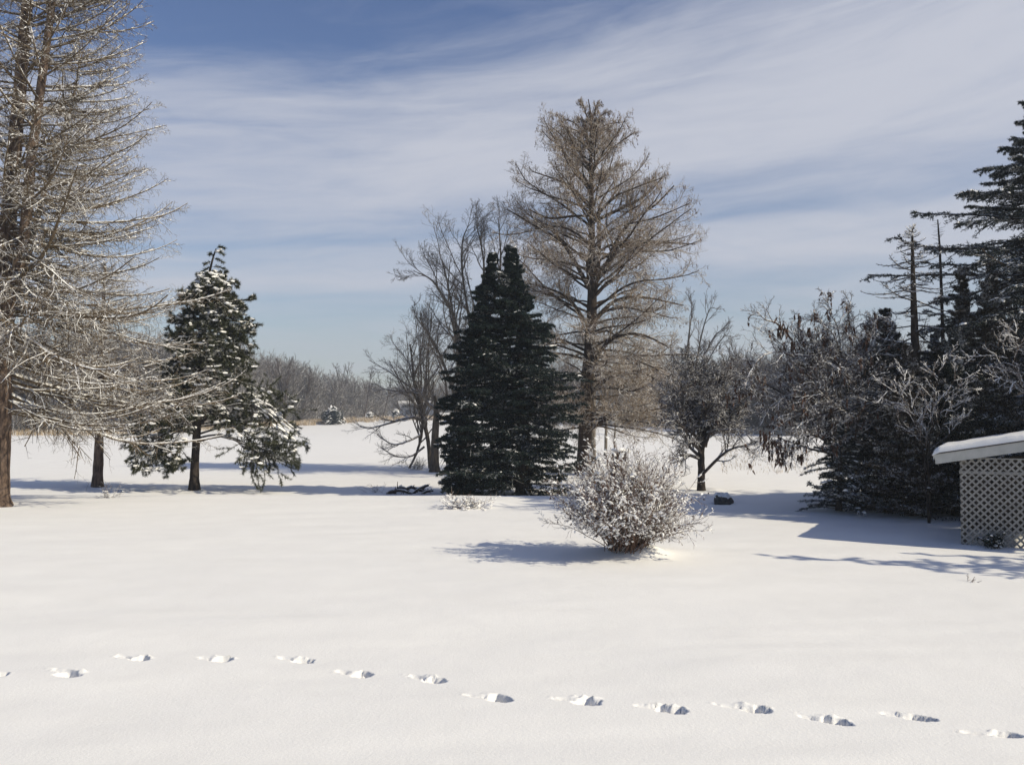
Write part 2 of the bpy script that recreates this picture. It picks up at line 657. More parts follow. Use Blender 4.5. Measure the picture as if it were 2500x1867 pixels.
def footprints(X, Y, Z):
    prints = [(-8, 1641, 0), (172, 1637, 1), (334, 1602, 2), (532, 1603, 0), (727, 1603, 1), (869, 1636, 0), (1044, 1650, 2),
              (1196, 1696, 1), (1414, 1701, 0), (1614, 1723, 1), (1816, 1722, 0), (2014, 1749, 2), (2212, 1742, 0), (2422, 1786, 1)]
    rg = np.random.default_rng(5)
    for k, (px, py, kind) in enumerate(prints):
        d = EYE / ((py - 1000) / F)
        cx, cy = (px - 1250) / F * d, d
        ang = -0.42 + rg.normal(0, .13)
        m = (np.abs(X - cx) < 0.75) & (np.abs(Y - cy) < 0.4)
        x, y = X[m] - cx, Y[m] - cy
        u = x * math.cos(ang) + y * math.sin(ang)
        v = -x * math.sin(ang) + y * math.cos(ang)
        n1 = vnoise(x * 16 + k * 9, y * 20 + 3)
        n2 = vnoise(x * 42 + 5, y * 42 + k * 7)
        n3 = vnoise(x * 24 + 50 + k * 3, y * 24 + 9)
        # boot hole on the right, shallow drag to the left
        e = ((u - 0.07 - .02 * n1) / (0.13 + rg.normal(0, .015))) ** 2 + ((v + 0.02 * n1 + .02 * rg.normal()) / (0.09 + .012 * rg.normal())) ** 2
        hole = 1 - sstep(e + .9 * n1 + .5 * n2, 0.55, 1.15)
        depth = (0.16 + 0.03 * rg.random() - (0.05 if kind == 2 else 0)) * (.35 + .65 * sstep(u, -.1, .09))
        e2 = ((u + 0.12) / (0.12 + .03 * rg.random())) ** 2 + ((v - .01 - .015 * rg.normal()) / 0.05) ** 2
        drag = 1 - sstep(e2 + .8 * n1 + .5 * n3, 0.3, 1.1)
        floor = 0.085 * n3 + 0.05 * n2 + 0.02 * n1
        dz = -depth * hole + (floor * hole)
        dz = np.minimum(dz, 0.02) - (0.028 + 0.03 * n3 + .02 * n2) * drag * (1 - hole) * (1.4 if kind == 2 else 1)
        # crumbs thrown along the far rim and to the left
        er = ((u - .04) / 0.16) ** 2 + ((v - 0.095) / 0.04) ** 2
        rim = (1 - sstep(er + 1.2 * n1, 0.3, 1.2)) * np.clip(n3 + .15, 0, 1)
        dz = dz + 0.05 * rim * (1 - hole)
        ec = ((u + .16) / 0.2) ** 2 + ((v) / 0.08) ** 2
        cr_ = (1 - sstep(ec, 0.2, 1.3)) * np.clip(n2 - .22, 0, 1) * .07
        Z[m] += dz + cr_
    return Z


def build_ground():
    xs = axis(-6.0, 6.0, 0.018, -1500, 1500, 1.055)
    ya = axis(7.3, 10.8, 0.018, 7.2, 10.9)
    yb = [7.3]
    s = .018
    while yb[-1] > -30:
        s = min(s * 1.08, 1.5)
        yb.append(yb[-1] - s)
    yc = [ya[-1]]
    s = .018
    while yc[-1] < 3000:
        s = min(s * 1.06, 0.16 if yc[-1] < 34 else max(0.5, 0.02 * yc[-1]))
        yc.append(yc[-1] + s)
    ys = np.array(yb[:0:-1] + list(ya) + yc[1:])
    ys = np.unique(np.round(ys, 5))
    X, Y = np.meshgrid(xs, ys)
    Z = gz(X, Y)
    Z = footprints(X, Y, Z)
    nx, ny = len(xs), len(ys)
    idx = np.arange(nx * ny).reshape(ny, nx)
    q = np.stack([idx[:-1, :-1], idx[:-1, 1:], idx[1:, 1:], idx[1:, :-1]], axis=-1).reshape(-1, 4)
    a = Acc()
    a.add(np.stack([X, Y, Z], -1).reshape(-1, 3), q=q)
    o = a.build('snow_ground', M['ground'], smooth=True)
    o['kind'] = 'structure'
    print('ground verts', nx * ny)


build_ground()


# ================================================================== TREES
def trunk_curve(spec, d, n=26, r_scale=1.0, ddepth=None):
    """spec: list of (px, py, width in px[, depth offset])"""
    pts = []
    for s in spec:
        dd = d + (s[3] if len(s) > 3 else 0)
        p = W(s[0], s[1], dd)
        pts.append(list(p) + [s[2] * 0.5 / F * dd * r_scale])
    c = resample(pts, n)
    c[:, 3] = np.maximum(c[:, 3], .004)
    return c[:, :3], c[:, 3]


def root_flare(P, Rr, amount=1.35, h=0.35):
    z = P[:, 2] - P[0, 2]
    return Rr * (1 + (amount - 1) * np.exp(-(z / h) ** 2 * 2))


# ---------------- big larch at the left edge
def left_larch():
    rng = np.random.default_rng(11)
    b = base_at(8, 1236)
    d = b[1]
    root = thing('larch_tree', 'huge multi-trunk larch with sweeping snow-lined branches at the left edge', 'tree', b)
    tr = Acc()
    main = trunk_curve([(6, 1245, 48), (6, 1180, 40), (10, 1000, 36), (8, 800, 36), (8, 640, 40), (20, 450, 36), (38, 200, 30),
                        (55, -60, 24), (62, -300, 16), (66, -620, 4)], d, 60)
    sec = trunk_curve([(10, 790, 22), (30, 690, 26), (55, 560, 26), (68, 380, 24), (92, 180, 20), (112, 10, 17), (130, -200, 12),
                       (140, -420, 4)], d - .5, 40)
    thd = trunk_curve([(14, 830, 14, 0), (60, 640, 14, .5), (92, 500, 13, .9), (120, 400, 11, 1.2), (165, 250, 6, 1.6), (190, 120, 3, 2)], d, 30)
    fou = trunk_curve([(0, 900, 20, 0), (-60, 700, 22, 0), (-95, 400, 18, 0), (-110, 100, 12, 0), (-115, -250, 4, 0)], d - .4, 30)
    for P, r in (main, sec, thd, fou):
        tubes(tr, P, root_flare(P, r) if P is main[0] else r, 12, rng, 0.10)
    tr.build('trunk', M['larch_bark'], root, smooth=True)

    # limbs: origins chosen along the trunks
    def limbs_on(P, n, t0, t1, Lfun, right=0.62):
        N = len(P)
        t = t0 + (t1 - t0) * (np.arange(n) + rng.random(n)) / n
        s = t * (N - 1)
        i = np.minimum(s.astype(int), N - 2)
        f = (s - i)[:, None]
        p = P[i] * (1 - f) + P[i + 1] * f
        # azimuth: towards the right mostly
        az_ = np.where(rng.random(n) < right, rng.normal(0.0, 0.75, n), rng.uniform(0, 6.28, n))
        h = p[:, 2]
        elv = np.interp(h, [2, 3.5, 5, 8, 12, 18], [-12, -16, -20, -6, 10, 28]) + rng.normal(0, 7, n)
        dv = np.stack([np.cos(az_) * np.cos(np.radians(elv)), np.sin(az_) * np.cos(np.radians(elv)), np.sin(np.radians(elv))], 1)
        L = Lfun(h) * (0.72 + 0.42 * rng.random(n))
        upr = np.interp(h, [1, 4, 8, 14, 20], [.075, .075, .06, .05, .03])
        Pm = np.zeros((n, 13, 3))
        Pm[:, 0] = p
        dd = nrm(dv)
        st = (L / 12)[:, None]
        for k in range(12):
            Pm[:, k + 1] = Pm[:, k] + dd * st
            dd = dd + rng.normal(0, 0.045, (n, 3))
            dd[:, 2] += upr * (0.35 + 1.3 * k / 12)
            dd = nrm(dd)
        r0 = (0.017 + 0.0078 * L) * (0.75 + .5 * rng.random(n))
        return Pm, r0[:, None] * np.linspace(1, .2, 13)[None, :]

    Lf = lambda h: np.interp(h, [1.5, 3, 5, 7, 9, 11, 13, 15, 18, 22], [4.2, 5.9, 6.1, 5.0, 4.3, 3.9, 3.5, 3.0, 2.1, .8])
    sets = [limbs_on(main[0], 140, 0.215, 0.95, Lf), limbs_on(sec[0], 62, 0.12, .95, lambda h: Lf(h) * .86),
            limbs_on(thd[0], 30, .25, .98, lambda h: Lf(h) * .6), limbs_on(fou[0], 36, .2, .95, lambda h: Lf(h) * .9, .3)]
    P = np.concatenate([s[0] for s in sets])
    Rr = np.concatenate([s[1] for s in sets])
    crown = Acc()
    tubes(crown, P, Rr, 5, rng)
    s1, r1 = spawn(P, Rr, 15, .10, .97, 22, 58, .30, 7, .5, rng, up=-.035, wig=.13, planar=.6, lt=.62, rmin=.0055)
    tubes(crown, s1, r1, 4, rng)
    s2, r2 = spawn(s1, r1, 7, .12, 1.0, 35, 75, .42, 4, .6, rng, up=-.14, wig=.2, planar=.2, lt=.4, rmin=.0042)
    tubes(crown, s2, r2, 3, rng)
    s3, r3 = spawn(s2, r2, 2, .2, 1.0, 30, 80, .5, 2, .8, rng, up=-.3, wig=.25, lt=.3, rmin=.0038)
    tubes(crown, s3, r3, 3, rng)
    s4, r4 = spawn(P, Rr, 16, .2, 1.0, 60, 100, .05, 2, .3, rng, up=-.5, wig=.2, lt=.2, rmin=.004, Labs=.26)
    tubes(crown, s4, r4, 3, rng)
    crown.build('crown', M['larch_twig'], root)
    sn = Acc()
    q, dq = on_curves(P, 5200, rng, .05, .95)
    blobs(sn, q + np.array([0, 0, .02]), .020 + .022 * rng.random(len(q)), rng, .6, .3, d=dq)
    q, dq = on_curves(s1, 7000, rng, .0, .9)
    blobs(sn, q + np.array([0, 0, .01]), .012 + .013 * rng.random(len(q)), rng, .7, .3, d=dq)
    sn.build('snow', M['snow'], root)


left_larch()


# ---------------- generic conifer with needle sprays
def conifer(name, label, spec, d, prof, mats, rng, nbr=200, hb=0.03, e0=8, droop=-.05, tipup=0.0, n2=14, n3=0, ndl=(10, .07, .018),
            ndl2=8, snow_n=600, snow_s=(.05, .06), l2=.34, az_fun=None, base=None, group=None, dead=0.0, k2=3, tk=10, cone=1.0, lj=.18, r2=.005, clump=.35, sdroop=None,
            snow_t0=.35):
    """prof(h) -> (left, right) reach in metres at height fraction h"""
    P, r = trunk_curve(spec, d, 40)
    root = thing(name, label, 'tree', base if base is not None else P[0], group)
    a = Acc()
    tubes(a, P, root_flare(P, r, 1.25), tk, rng, .1)
    a.build('trunk', mats[0], root, smooth=True)
    n = nbr
    t = hb + (1 - hb) * (np.arange(n) + rng.random(n)) / n
    t = np.clip(t ** cone, 0, .995)
    s = t * (len(P) - 1)
    i = np.minimum(s.astype(int), len(P) - 2)
    f = (s - i)[:, None]
    p = P[i] * (1 - f) + P[i + 1] * f
    az_ = (np.arange(n) * 2.39996 + rng.normal(0, .35, n)) % 6.283
    lr = np.array([prof(x) for x in t])
    c = np.cos(az_)
    reach = np.where(c > 0, lr[:, 1], lr[:, 0]) * np.abs(c) + lr.mean(1) * (1 - np.abs(c))
    L = reach * (1 + lj * rng.normal(0, 1, n)).clip(.45, 1.35) * 1.04
    L = L * (1 + clump * 2 * vnoise(az_ * 1.6 + nbr, t * 9 + e0)) * (1 - .35 * np.clip((t - .75) / .25, 0, 1) * (lr.mean(1) > .15))
    ev = np.radians(e0 + 35 * np.clip((t - .8) / .2, 0, 1) + rng.normal(0, 6, n))
    dv = np.stack([c * np.cos(ev), np.sin(az_) * np.cos(ev), np.sin(ev)], 1)
    up = np.linspace(droop, droop + tipup * 2, 9)
    B1 = march(p, dv, L, 9, up, .05, rng)
    R1 = (0.010 + .010 * L)[:, None] * np.linspace(1, .3, 10)[None]
    br = Acc()
    nd = Acc()
    tubes(br, B1, R1, 4, rng)
    B2, R2 = spawn(B1, R1, n2, .12, .98, 38, 62, l2, 5, .5, rng, up=droop * .8 if sdroop is None else sdroop, wig=.08, planar=.85, lt=.7, rmin=r2)
    tubes(br, B2, R2, k2, rng)
    allc = [B2]
    if n3:
        B3, R3 = spawn(B2, R2, n3, .15, .95, 35, 60, .45, 3, .6, rng, up=droop * .5, wig=.1, planar=.8, lt=.5, rmin=r2 * .8)
        tubes(br, B3, R3, 3, rng)
        allc.append(B3)
    if ndl:
        needles(nd, B1, ndl[0] * 4, ndl[1], ndl[2], rng, t0=.15)
        needles(nd, B2, ndl[0] * 2, ndl[1], ndl[2], rng)
        if n3:
            needles(nd, B3, ndl2, ndl[1], ndl[2], rng)
    if ndl:
        br.build('branches', mats[1], root)
        nd.build('crown', mats[2], root)
    else:
        br.build('crown', mats[1], root)
    if snow_n:
        sn = Acc()
        q, dq = on_curves(B1, snow_n // 3, rng, snow_t0, 1)
        blobs(sn, q + np.array([0, 0, .045]), snow_s[0] + snow_s[1] * rng.random(len(q)), rng, .42, .35, d=dq)
        q, dq = on_curves(B2, snow_n, rng, .1, 1)
        blobs(sn, q + np.array([0, 0, .03]), (snow_s[0] + snow_s[1] * rng.random(len(q))) * .6, rng, .42, .35, d=dq)
        sn.build('snow', M['snow'], root)
    return root


def prof_px(rows, spec, d):
    """rows of (py, left px, right px) -> reach in metres against the trunk line, as function of trunk fraction"""
    sp = np.array([s[:2] for s in spec], float)
    y0, y1 = sp[0, 1], sp[-1, 1]
    rows = sorted(rows, key=lambda r_: -r_[0])
    ys = [r_[0] for r_ in rows]

    Pc = resample([[s[0], s[1]] for s in spec], 40)

    def f(t):
        s = t * 39
        i = min(int(s), 38)
        x, y = Pc[i] * (1 - (s - i)) + Pc[i + 1] * (s - i)
        l = np.interp(-y, [-v for v in ys], [r_[1] for r_ in rows])
        rt = np.interp(-y, [-v for v in ys], [r_[2] for r_ in rows])
        return max((x - l) / F * d, .08), max((rt - x) / F * d, .08)
    return f


# ---------------- second left tree, half hidden behind the larch
def left_second():
    rng = np.random.default_rng(21)
    b = base_at(240, 1189)
    d = b[1]
    spec = [(240, 1192, 27), (243, 1100, 22), (244, 1000, 18), (246, 850, 15), (250, 720, 8), (252, 640, 3)]
    pr = prof_px([(1192, 110, 380), (1090, 110, 390), (1000, 90, 440), (900, 110, 430), (800, 150, 400), (700, 205, 330), (640, 245, 260)], spec, d)
    conifer('hemlock_tree', 'slim dark-trunked conifer with frosted drooping twigs just behind the big larch', spec, d, pr,
            (M['larch_bark'], M['larch_twig']), rng, nbr=120, hb=.30, e0=4, droop=-.025, tipup=.03, n2=16, n3=6, ndl=None, snow_n=500,
            snow_s=(.03, .03), l2=.36, r2=.006, base=b)


left_second()


# ---------------- pine
def pine():
    rng = np.random.default_rng(31)
    b = base_at(478, 1194)
    d = b[1]
    spec = [(476, 1197, 25), (478, 1120, 20), (484, 1000, 18), (492, 880, 15), (498, 780, 11), (502, 700, 8), (514, 640, 5), (524, 606, 3)]
    P, r = trunk_curve(spec, d, 50)
    root = thing('pine_tree', 'snow-laden pine with bare lower trunk and one low bough reaching right', 'tree', b)
    a = Acc()
    tubes(a, P, root_flare(P, r, 1.3), 12, rng, .1)
    a.build('trunk', M['dark_bark'], root, smooth=True)
    rows = [(600, 505, 545), (645, 497, 545), (668, 496, 528), (690, 480, 546), (740, 455, 582), (800, 435, 605), (860, 425, 605), (905, 420, 610),
            (950, 410, 615), (985, 395, 615), (1020, 375, 580), (1060, 350, 560)]
    pr = prof_px(rows, spec, d)
    br = Acc()
    n = 185
    t = .235 + .53 * (np.arange(n) + rng.random(n)) / n
    s = t * 49
    i = np.minimum(s.astype(int), 48)
    f = (s - i)[:, None]
    p = P[i] * (1 - f) + P[i + 1] * f
    az_ = (np.arange(n) * 2.39996 + rng.normal(0, .4, n)) % 6.283
    c = np.cos(az_)
    lr = np.array([pr(x) for x in t])
    L = (np.where(c > 0, lr[:, 1], lr[:, 0]) * np.abs(c) + lr.mean(1) * (1 - np.abs(c))) * (1 + .22 * rng.normal(0, 1, n)).clip(.4, 1.25)
    ev = np.radians(14 + rng.normal(0, 10, n))
    dv = np.stack([c * np.cos(ev), np.sin(az_) * np.cos(ev), np.sin(ev)], 1)
    B1 = march(p, dv, L, 8, np.linspace(-.02, -.16, 8), .06, rng)
    R1 = (.012 + .011 * L)[:, None] * np.linspace(1, .35, 9)[None]
    # hand-placed low boughs
    D = d
    low = []
    for cp in ([(486, 1040, 0), (530, 1000, -.3), (590, 985, -.5), (650, 1000, -.6), (695, 1060, -.6), (709, 1075, -.6)],
               [(486, 1035, 0), (540, 985, .4), (600, 970, .6), (650, 985, .6), (690, 1040, .5)],
               [(480, 1080, 0), (540, 1065, -.6), (600, 1085, -1), (650, 1110, -1.1), (700, 1105, -1.1)],
               [(480, 1070, 0), (540, 1060, .1), (600, 1080, .1), (640, 1095, 0), (660, 1110, 0)],
               [(484, 1060, 0), (560, 1040, -.2), (620, 1060, -.4), (680, 1100, -.4)],
               [(482, 1060, 0), (430, 1050, -.6), (380, 1070, -1), (345, 1100, -1.1), (332, 1118, -1.1)],
               [(482, 1050, 0), (430, 1055, .3), (400, 1080, .4), (395, 1130, .4)],
               [(481, 1075, 0), (450, 1080, -.5), (430, 1110, -.8), (425, 1140, -.9)],
               [(483, 1030, 0), (420, 1010, .7), (370, 1050, 1.2), (350, 1090, 1.3)]):
        pts = [W(x, y, D + o) for x, y, o in cp]
        low.append(resample(pts, 9))
    low = np.array(low)
    Rl = np.full((len(low), 1), .045) * np.linspace(1, .3, 9)[None]
    B1 = np.concatenate([B1, low])
    R1 = np.concatenate([R1, Rl])
    # top whorls by hand so that the leader looks right
    tubes(br, B1, R1, 5, rng)
    B2, R2 = spawn(B1[:n], R1[:n], 9, .28, 1.0, 20, 60, .32, 4, .6, rng, up=-.03, wig=.12, planar=.5, lt=.35, rmin=.007)
    B2b, R2b = spawn(low, Rl, 26, .38, 1.0, 25, 85, .34, 4, .6, rng, up=-.06, wig=.16, planar=.35, lt=.45, rmin=.007)
    B2 = np.concatenate([B2, B2b])
    R2 = np.concatenate([R2, R2b])
    tubes(br, B2, R2, 4, rng)
    B3, R3 = spawn(B2, R2, 2, .5, 1.0, 20, 50, .45, 3, .7, rng, up=-.05, wig=.15, lt=.3, rmin=.006)
    tubes(br, B3, R3, 3, rng)
    top = []
    for cp in ([(516, 636), (503, 640), (495, 644)], [(520, 622), (512, 618), (508, 620)], [(518, 628), (530, 632), (543, 640)],
               [(521, 618), (532, 612), (545, 622)], [(524, 606), (534, 600), (546, 606)], [(512, 650), (530, 650), (546, 655)], [(515, 650), (500, 655), (490, 665)]):
        top.append(resample([W(x, y, D + rng.normal(0, .1)) for x, y in cp], 4))
    top = np.array(top)
    tubes(br, top, np.full(top.shape[:2], .008), 3, rng)
    br.build('branches', M['dark_bark'], root)
    tips = np.concatenate([B2[:, -3:], B3[:, -3:], top[:, -3:], B1[:, -3:]])
    nd = Acc()
    needles(nd, B2, 70, .14, .018, rng, 20, 75, .4)
    needles(nd, B3, 80, .14, .018, rng, 20, 75, .2)
    needles(nd, top, 150, .14, .022, rng, 25, 80, .2)
    needles(nd, B1, 110, .14, .018, rng, 20, 75, .7)
    nd.build('crown', M['pine_needles'], root)
    sn = Acc()
    e = tips[:, 1]
    dt = nrm(tips[:, 2] - tips[:, 0])
    sel = rng.random(len(e)) < .13
    e2, d2 = e[sel], dt[sel]
    for _ in range(4):
        blobs(sn, e2 + np.array([0, 0, .055]) + rng.normal(0, .055, e2.shape) * np.array([1, 1, .35]), .045 + .05 * rng.random(len(e2)), rng, .5, .4)
    # heavy load at the crown's shoulder and on the low bough
    for (x, y, w) in ((495, 672, 1.2), (508, 668, 1), (520, 676, 1.1), (482, 690, 1), (500, 690, 1.4), (535, 690, 1), (548, 700, .8), (470, 700, .8)):
        c0 = W(x, y, D - .15)
        blobs(sn, c0 + rng.normal(0, .06, (7, 3)), .07 * w + .05 * rng.random(7), rng, .55, .35)
    q, dq = on_curves(low[:2], 90, rng, .55, 1)
    blobs(sn, q + rng.normal(0, .10, q.shape) + np.array([0, 0, .13]), .05 + .07 * rng.random(len(q)), rng, .5, .35, d=dq)
    sn.build('snow', M['snow'], root)


pine()


# ---------------- tall bald-cypress like tree in the middle
def mid_tree():
    rng = np.random.default_rng(41)
    b = base_at(1424, 1160)
    d = b[1]
    S = 1.0
    spec = [(1424, 1165, 40), (1428, 1080, 34), (1433, 950, 31), (1440, 850, 27), (1446, 740, 24), (1446, 640, 19), (1446, 520, 13), (1444, 420, 10),
            (1444, 330, 7), (1443, 270, 4), (1438, 236, 2)]
    P, r = trunk_curve(spec, d, 60)
    root = thing('tall_cypress_tree', 'tallest tree, tan and leafless with dense upswept twigs, in the middle of the yard', 'tree', b)
    a = Acc()
    tubes(a, P, root_flare(P, r, 1.2, .8), 14, rng, .08)
    co = trunk_curve([(1450, 740, 12), (1462, 640, 11), (1464, 560, 9), (1466, 500, 6), (1500, 440, 3)], d - .1, 20)
    tubes(a, co[0], co[1], 8, rng, .08)
    a.build('trunk', M['cyp_bark'], root, smooth=True)
    rows = [(236, 1425, 1455), (262, 1352, 1505), (300, 1345, 1520), (340, 1320, 1570), (380, 1290, 1600), (430, 1275, 1610), (480, 1262, 1640),
            (540, 1240, 1675), (600, 1240, 1712), (680, 1245, 1692), (760, 1245, 1680), (850, 1230, 1672), (950, 1245, 1665), (1040, 1270, 1640),
            (1100, 1330, 1560), (1165, 1400, 1450)]
    ys = [r_[0] for r_ in rows]
    n = 140
    t = .13 + .74 * ((np.arange(n) + rng.random(n)) / n) ** 1.3
    s = t * 59
    i = np.minimum(s.astype(int), 58)
    f = (s - i)[:, None]
    p = P[i] * (1 - f) + P[i + 1] * f
    az_ = (np.arange(n) * 2.39996 + rng.normal(0, .5, n)) % 6.283
    c = np.cos(az_)
    # upper limbs rise steeply, lower ones level out and droop
    hy = 1000 - (p[:, 2] - EYE) * F / d
    ev = np.interp(hy, [260, 400, 600, 800, 950, 1100], [62, 50, 36, 22, 8, -2]) + rng.normal(0, 6, n)
    rise = np.interp(hy, [260, 600, 800, 1100], [110, 75, 40, 0])
    ytip = np.maximum(hy - rise, 240)
    lx = np.interp(ytip, ys, [r_[1] for r_ in rows])
    rx = np.interp(ytip, ys, [r_[2] for r_ in rows])
    px = 1250 + p[:, 0] / d * F
    le = np.maximum(px - lx, 8) / F * d
    re = np.maximum(rx - px, 8) / F * d
    reach = np.where(c > 0, re, le) * np.abs(c) + (le + re) / 2 * (1 - np.abs(c))
    ev = np.radians(ev)
    L = reach / np.maximum(np.cos(ev * .75), .35) * (1 + .13 * rng.normal(0, 1, n)).clip(.5, 1.15)
    dv = np.stack([c * np.cos(ev), np.sin(az_) * np.cos(ev), np.sin(ev)], 1)
    B1 = march(p, dv, L, 11, np.where(np.arange(11) < 5, -.06, .06), .10, rng)
    R1 = (.018 + .011 * L)[:, None] * np.linspace(1, .22, 12)[None]
    # the big arms one can pick out
    arms, ar = [], []
    for cp in ([(1437, 700, 13, 0), (1405, 640, 11, 0), (1372, 590, 9, -.3), (1320, 558, 7, -.5), (1275, 530, 5, -.6), (1237, 508, 3, -.6)],
               [(1450, 690, 16, 0), (1480, 650, 14, -.4), (1505, 590, 11, -.6), (1545, 535, 8, -.8), (1600, 500, 6, -.9), (1648, 450, 3, -1)],
               [(1452, 690, 14, 0), (1490, 640, 12, .3), (1518, 600, 9, .5), (1600, 590, 7, .8), (1700, 595, 3, 1)],
               [(1448, 540, 11, 0), (1500, 515, 9, -.5), (1570, 480, 7, -.9), (1620, 430, 3, -1.2)],
               [(1444, 525, 8, 0), (1400, 525, 7, -.3), (1340, 530, 6, -.7), (1290, 508, 3, -1)],
               [(1444, 510, 8, 0), (1410, 470, 7, 0), (1370, 440, 5, -.2), (1300, 415, 3, -.4)],
               [(1440, 900, 13, 0), (1490, 830, 10, -.8), (1560, 815, 7, -1.4), (1640, 850, 4, -1.8)],
               [(1438, 960, 13, 0), (1500, 915, 10, -.8), (1570, 910, 7, -1.5), (1650, 960, 3, -2)],
               [(1434, 1050, 12, 0), (1490, 1020, 9, -.6), (1540, 1025, 7, -1), (1600, 1015, 3, -1.4)],
               [(1445, 790, 13, 0), (1500, 735, 10, .2), (1570, 725, 7, .2), (1670, 745, 3, .2)],
               [(1440, 800, 11, 0), (1390, 730, 8, -.6), (1330, 700, 5, -1), (1280, 690, 3, -1.2)],
               [(1443, 300, 5, 0), (1432, 272, 4, 0), (1426, 252, 3, .1), (1418, 238, 2, .1)],
               [(1443, 318, 5, 0), (1458, 295, 4, -.1), (1472, 275, 3, -.1), (1488, 268, 2, -.1)],
               [(1444, 345, 5, 0), (1422, 312, 4, .1), (1395, 290, 3, .2), (1368, 284, 2, .2)],
               [(1443, 310, 4, 0), (1450, 280, 4, .2), (1456, 258, 3, .2), (1462, 242, 2, .2)],
               [(1444, 360, 5, 0), (1450, 320, 4, -.4), (1480, 300, 3, -.6), (1530, 292, 2, -.7)],
               [(1444, 370, 5, 0), (1430, 330, 4, -.5), (1400, 310, 3, -.8), (1362, 300, 2, -.9)],
               [(1444, 380, 5, 0), (1452, 340, 4, .5), (1475, 318, 3, .9), (1500, 300, 2, 1)],
               [(1446, 400, 7, 0), (1480, 370, 5, 0), (1520, 340, 4, 0), (1552, 318, 3, 0)],
               [(1444, 420, 6, 0), (1400, 370, 5, .2), (1350, 340, 3, .2), (1325, 315, 2, .2)]):
        q = resample([list(W(x, y, d + o)) + [w * .5 / F * d] for x, y, w, o in cp], 12)
        arms.append(q[:, :3])
        ar.append(q[:, 3] * .9)
    arms, ar = np.array(arms), np.array(ar)
    lb = Acc()
    tubes(lb, arms, ar, 7, rng)
    tubes(lb, B1, R1, 5, rng)
    lb.build('limbs', M['cyp_bark'], root)
    P1 = np.concatenate([arms, B1])
    Q1 = np.concatenate([ar, R1])
    cw = Acc()
    s1, r1 = spawn(P1, Q1, 18, .26, 1.0, 22, 62, .34, 6, .45, rng, up=.05, wig=.16, planar=.35, lt=.6, rmin=.008)
    tubes(cw, s1, r1, 4, rng)
    s2, r2 = spawn(s1, r1, 9, .1, 1.0, 30, 65, .45, 4, .5, rng, up=.03, wig=.2, planar=.2, lt=.45, rmin=.006)
    tubes(cw, s2, r2, 3, rng)
    s3, r3 = spawn(s2, r2, 4, .15, 1.0, 30, 65, .5, 2, .7, rng, up=.0, wig=.2, lt=.3, rmin=.0045)
    tubes(cw, s3, r3, 3, rng)
    cw.build('crown', M['cyp_twig'], root)
    # withered catkins at the outer twig ends
    lf = Acc()
    e = s2[rng.random(len(s2)) < .22][:, -2:]
    e = e[e[:, 0, 2] > 6].copy()
    e[:, 1] = e[:, 0] + np.array([0, 0, -.16]) + rng.normal(0, .03, e[:, 0].shape)
    needles(lf, e, 5, .09, .03, rng, 5, 40)
    lf.build('dead_leaves', M['dead_leaf'], root)
    return d


D_MID = mid_tree()


# ---------------- twin dark spruce in front of it
def twin_spruce():
    rng = np.random.default_rng(51)
    b = base_at(1275, 1207)
    d = b[1] - .4
    spec = [(1277, 1212, 36), (1277, 1050, 30), (1274, 900, 24), (1266, 780, 17), (1255, 680, 9), (1248, 606, 3)]
    pr = prof_px([(1212, 1110, 1415), (1150, 1110, 1415), (1050, 1130, 1400), (950, 1130, 1388), (850, 1165, 1350), (780, 1190, 1325), (720, 1208, 1300), (660, 1226, 1276), (606, 1240, 1254)], spec, d)
    conifer('spruce_tree', 'taller right-hand stem of the near-black spruce pair, nearest the tall tan tree', spec, d, pr,
            (M['dark_bark'], M['dark_twig'], M['spruce_needles']), rng, nbr=290, hb=.02, e0=6, droop=-.045, tipup=.03, n2=18, n3=3,
            ndl=(20, .10, .03), ndl2=12, lj=.26, sdroop=-.09, snow_n=200, snow_s=(.04, .05), base=b)
    rng = np.random.default_rng(52)
    b = base_at(1112, 1206)
    b[1] -= .5
    b[2] = float(gz(b[0], b[1]))
    d = b[1]
    spec = [(1118, 1212, 30), (1128, 1100, 22), (1150, 950, 18), (1172, 820, 14), (1192, 700, 8), (1203, 622, 3)]
    pr = prof_px([(1212, 1078, 1250), (1195, 1074, 1260), (1140, 1090, 1270), (1080, 1085, 1280), (985, 1064, 1280), (930, 1090, 1275), (860, 1105, 1260), (800, 1135, 1245), (730, 1160, 1230),
                  (670, 1182, 1218), (622, 1198, 1208)], spec, d)
    conifer('spruce_tree', 'shorter left-hand stem of the near-black spruce pair, with snow on its left boughs', spec, d, pr,
            (M['dark_bark'], M['dark_twig'], M['spruce_needles']), rng, nbr=260, hb=.015, e0=4, droop=-.03, tipup=.03, n2=17, n3=3,
            ndl=(20, .10, .03), ndl2=12, lj=.26, sdroop=-.09, snow_n=420, snow_s=(.03, .06), base=b)


twin_spruce()


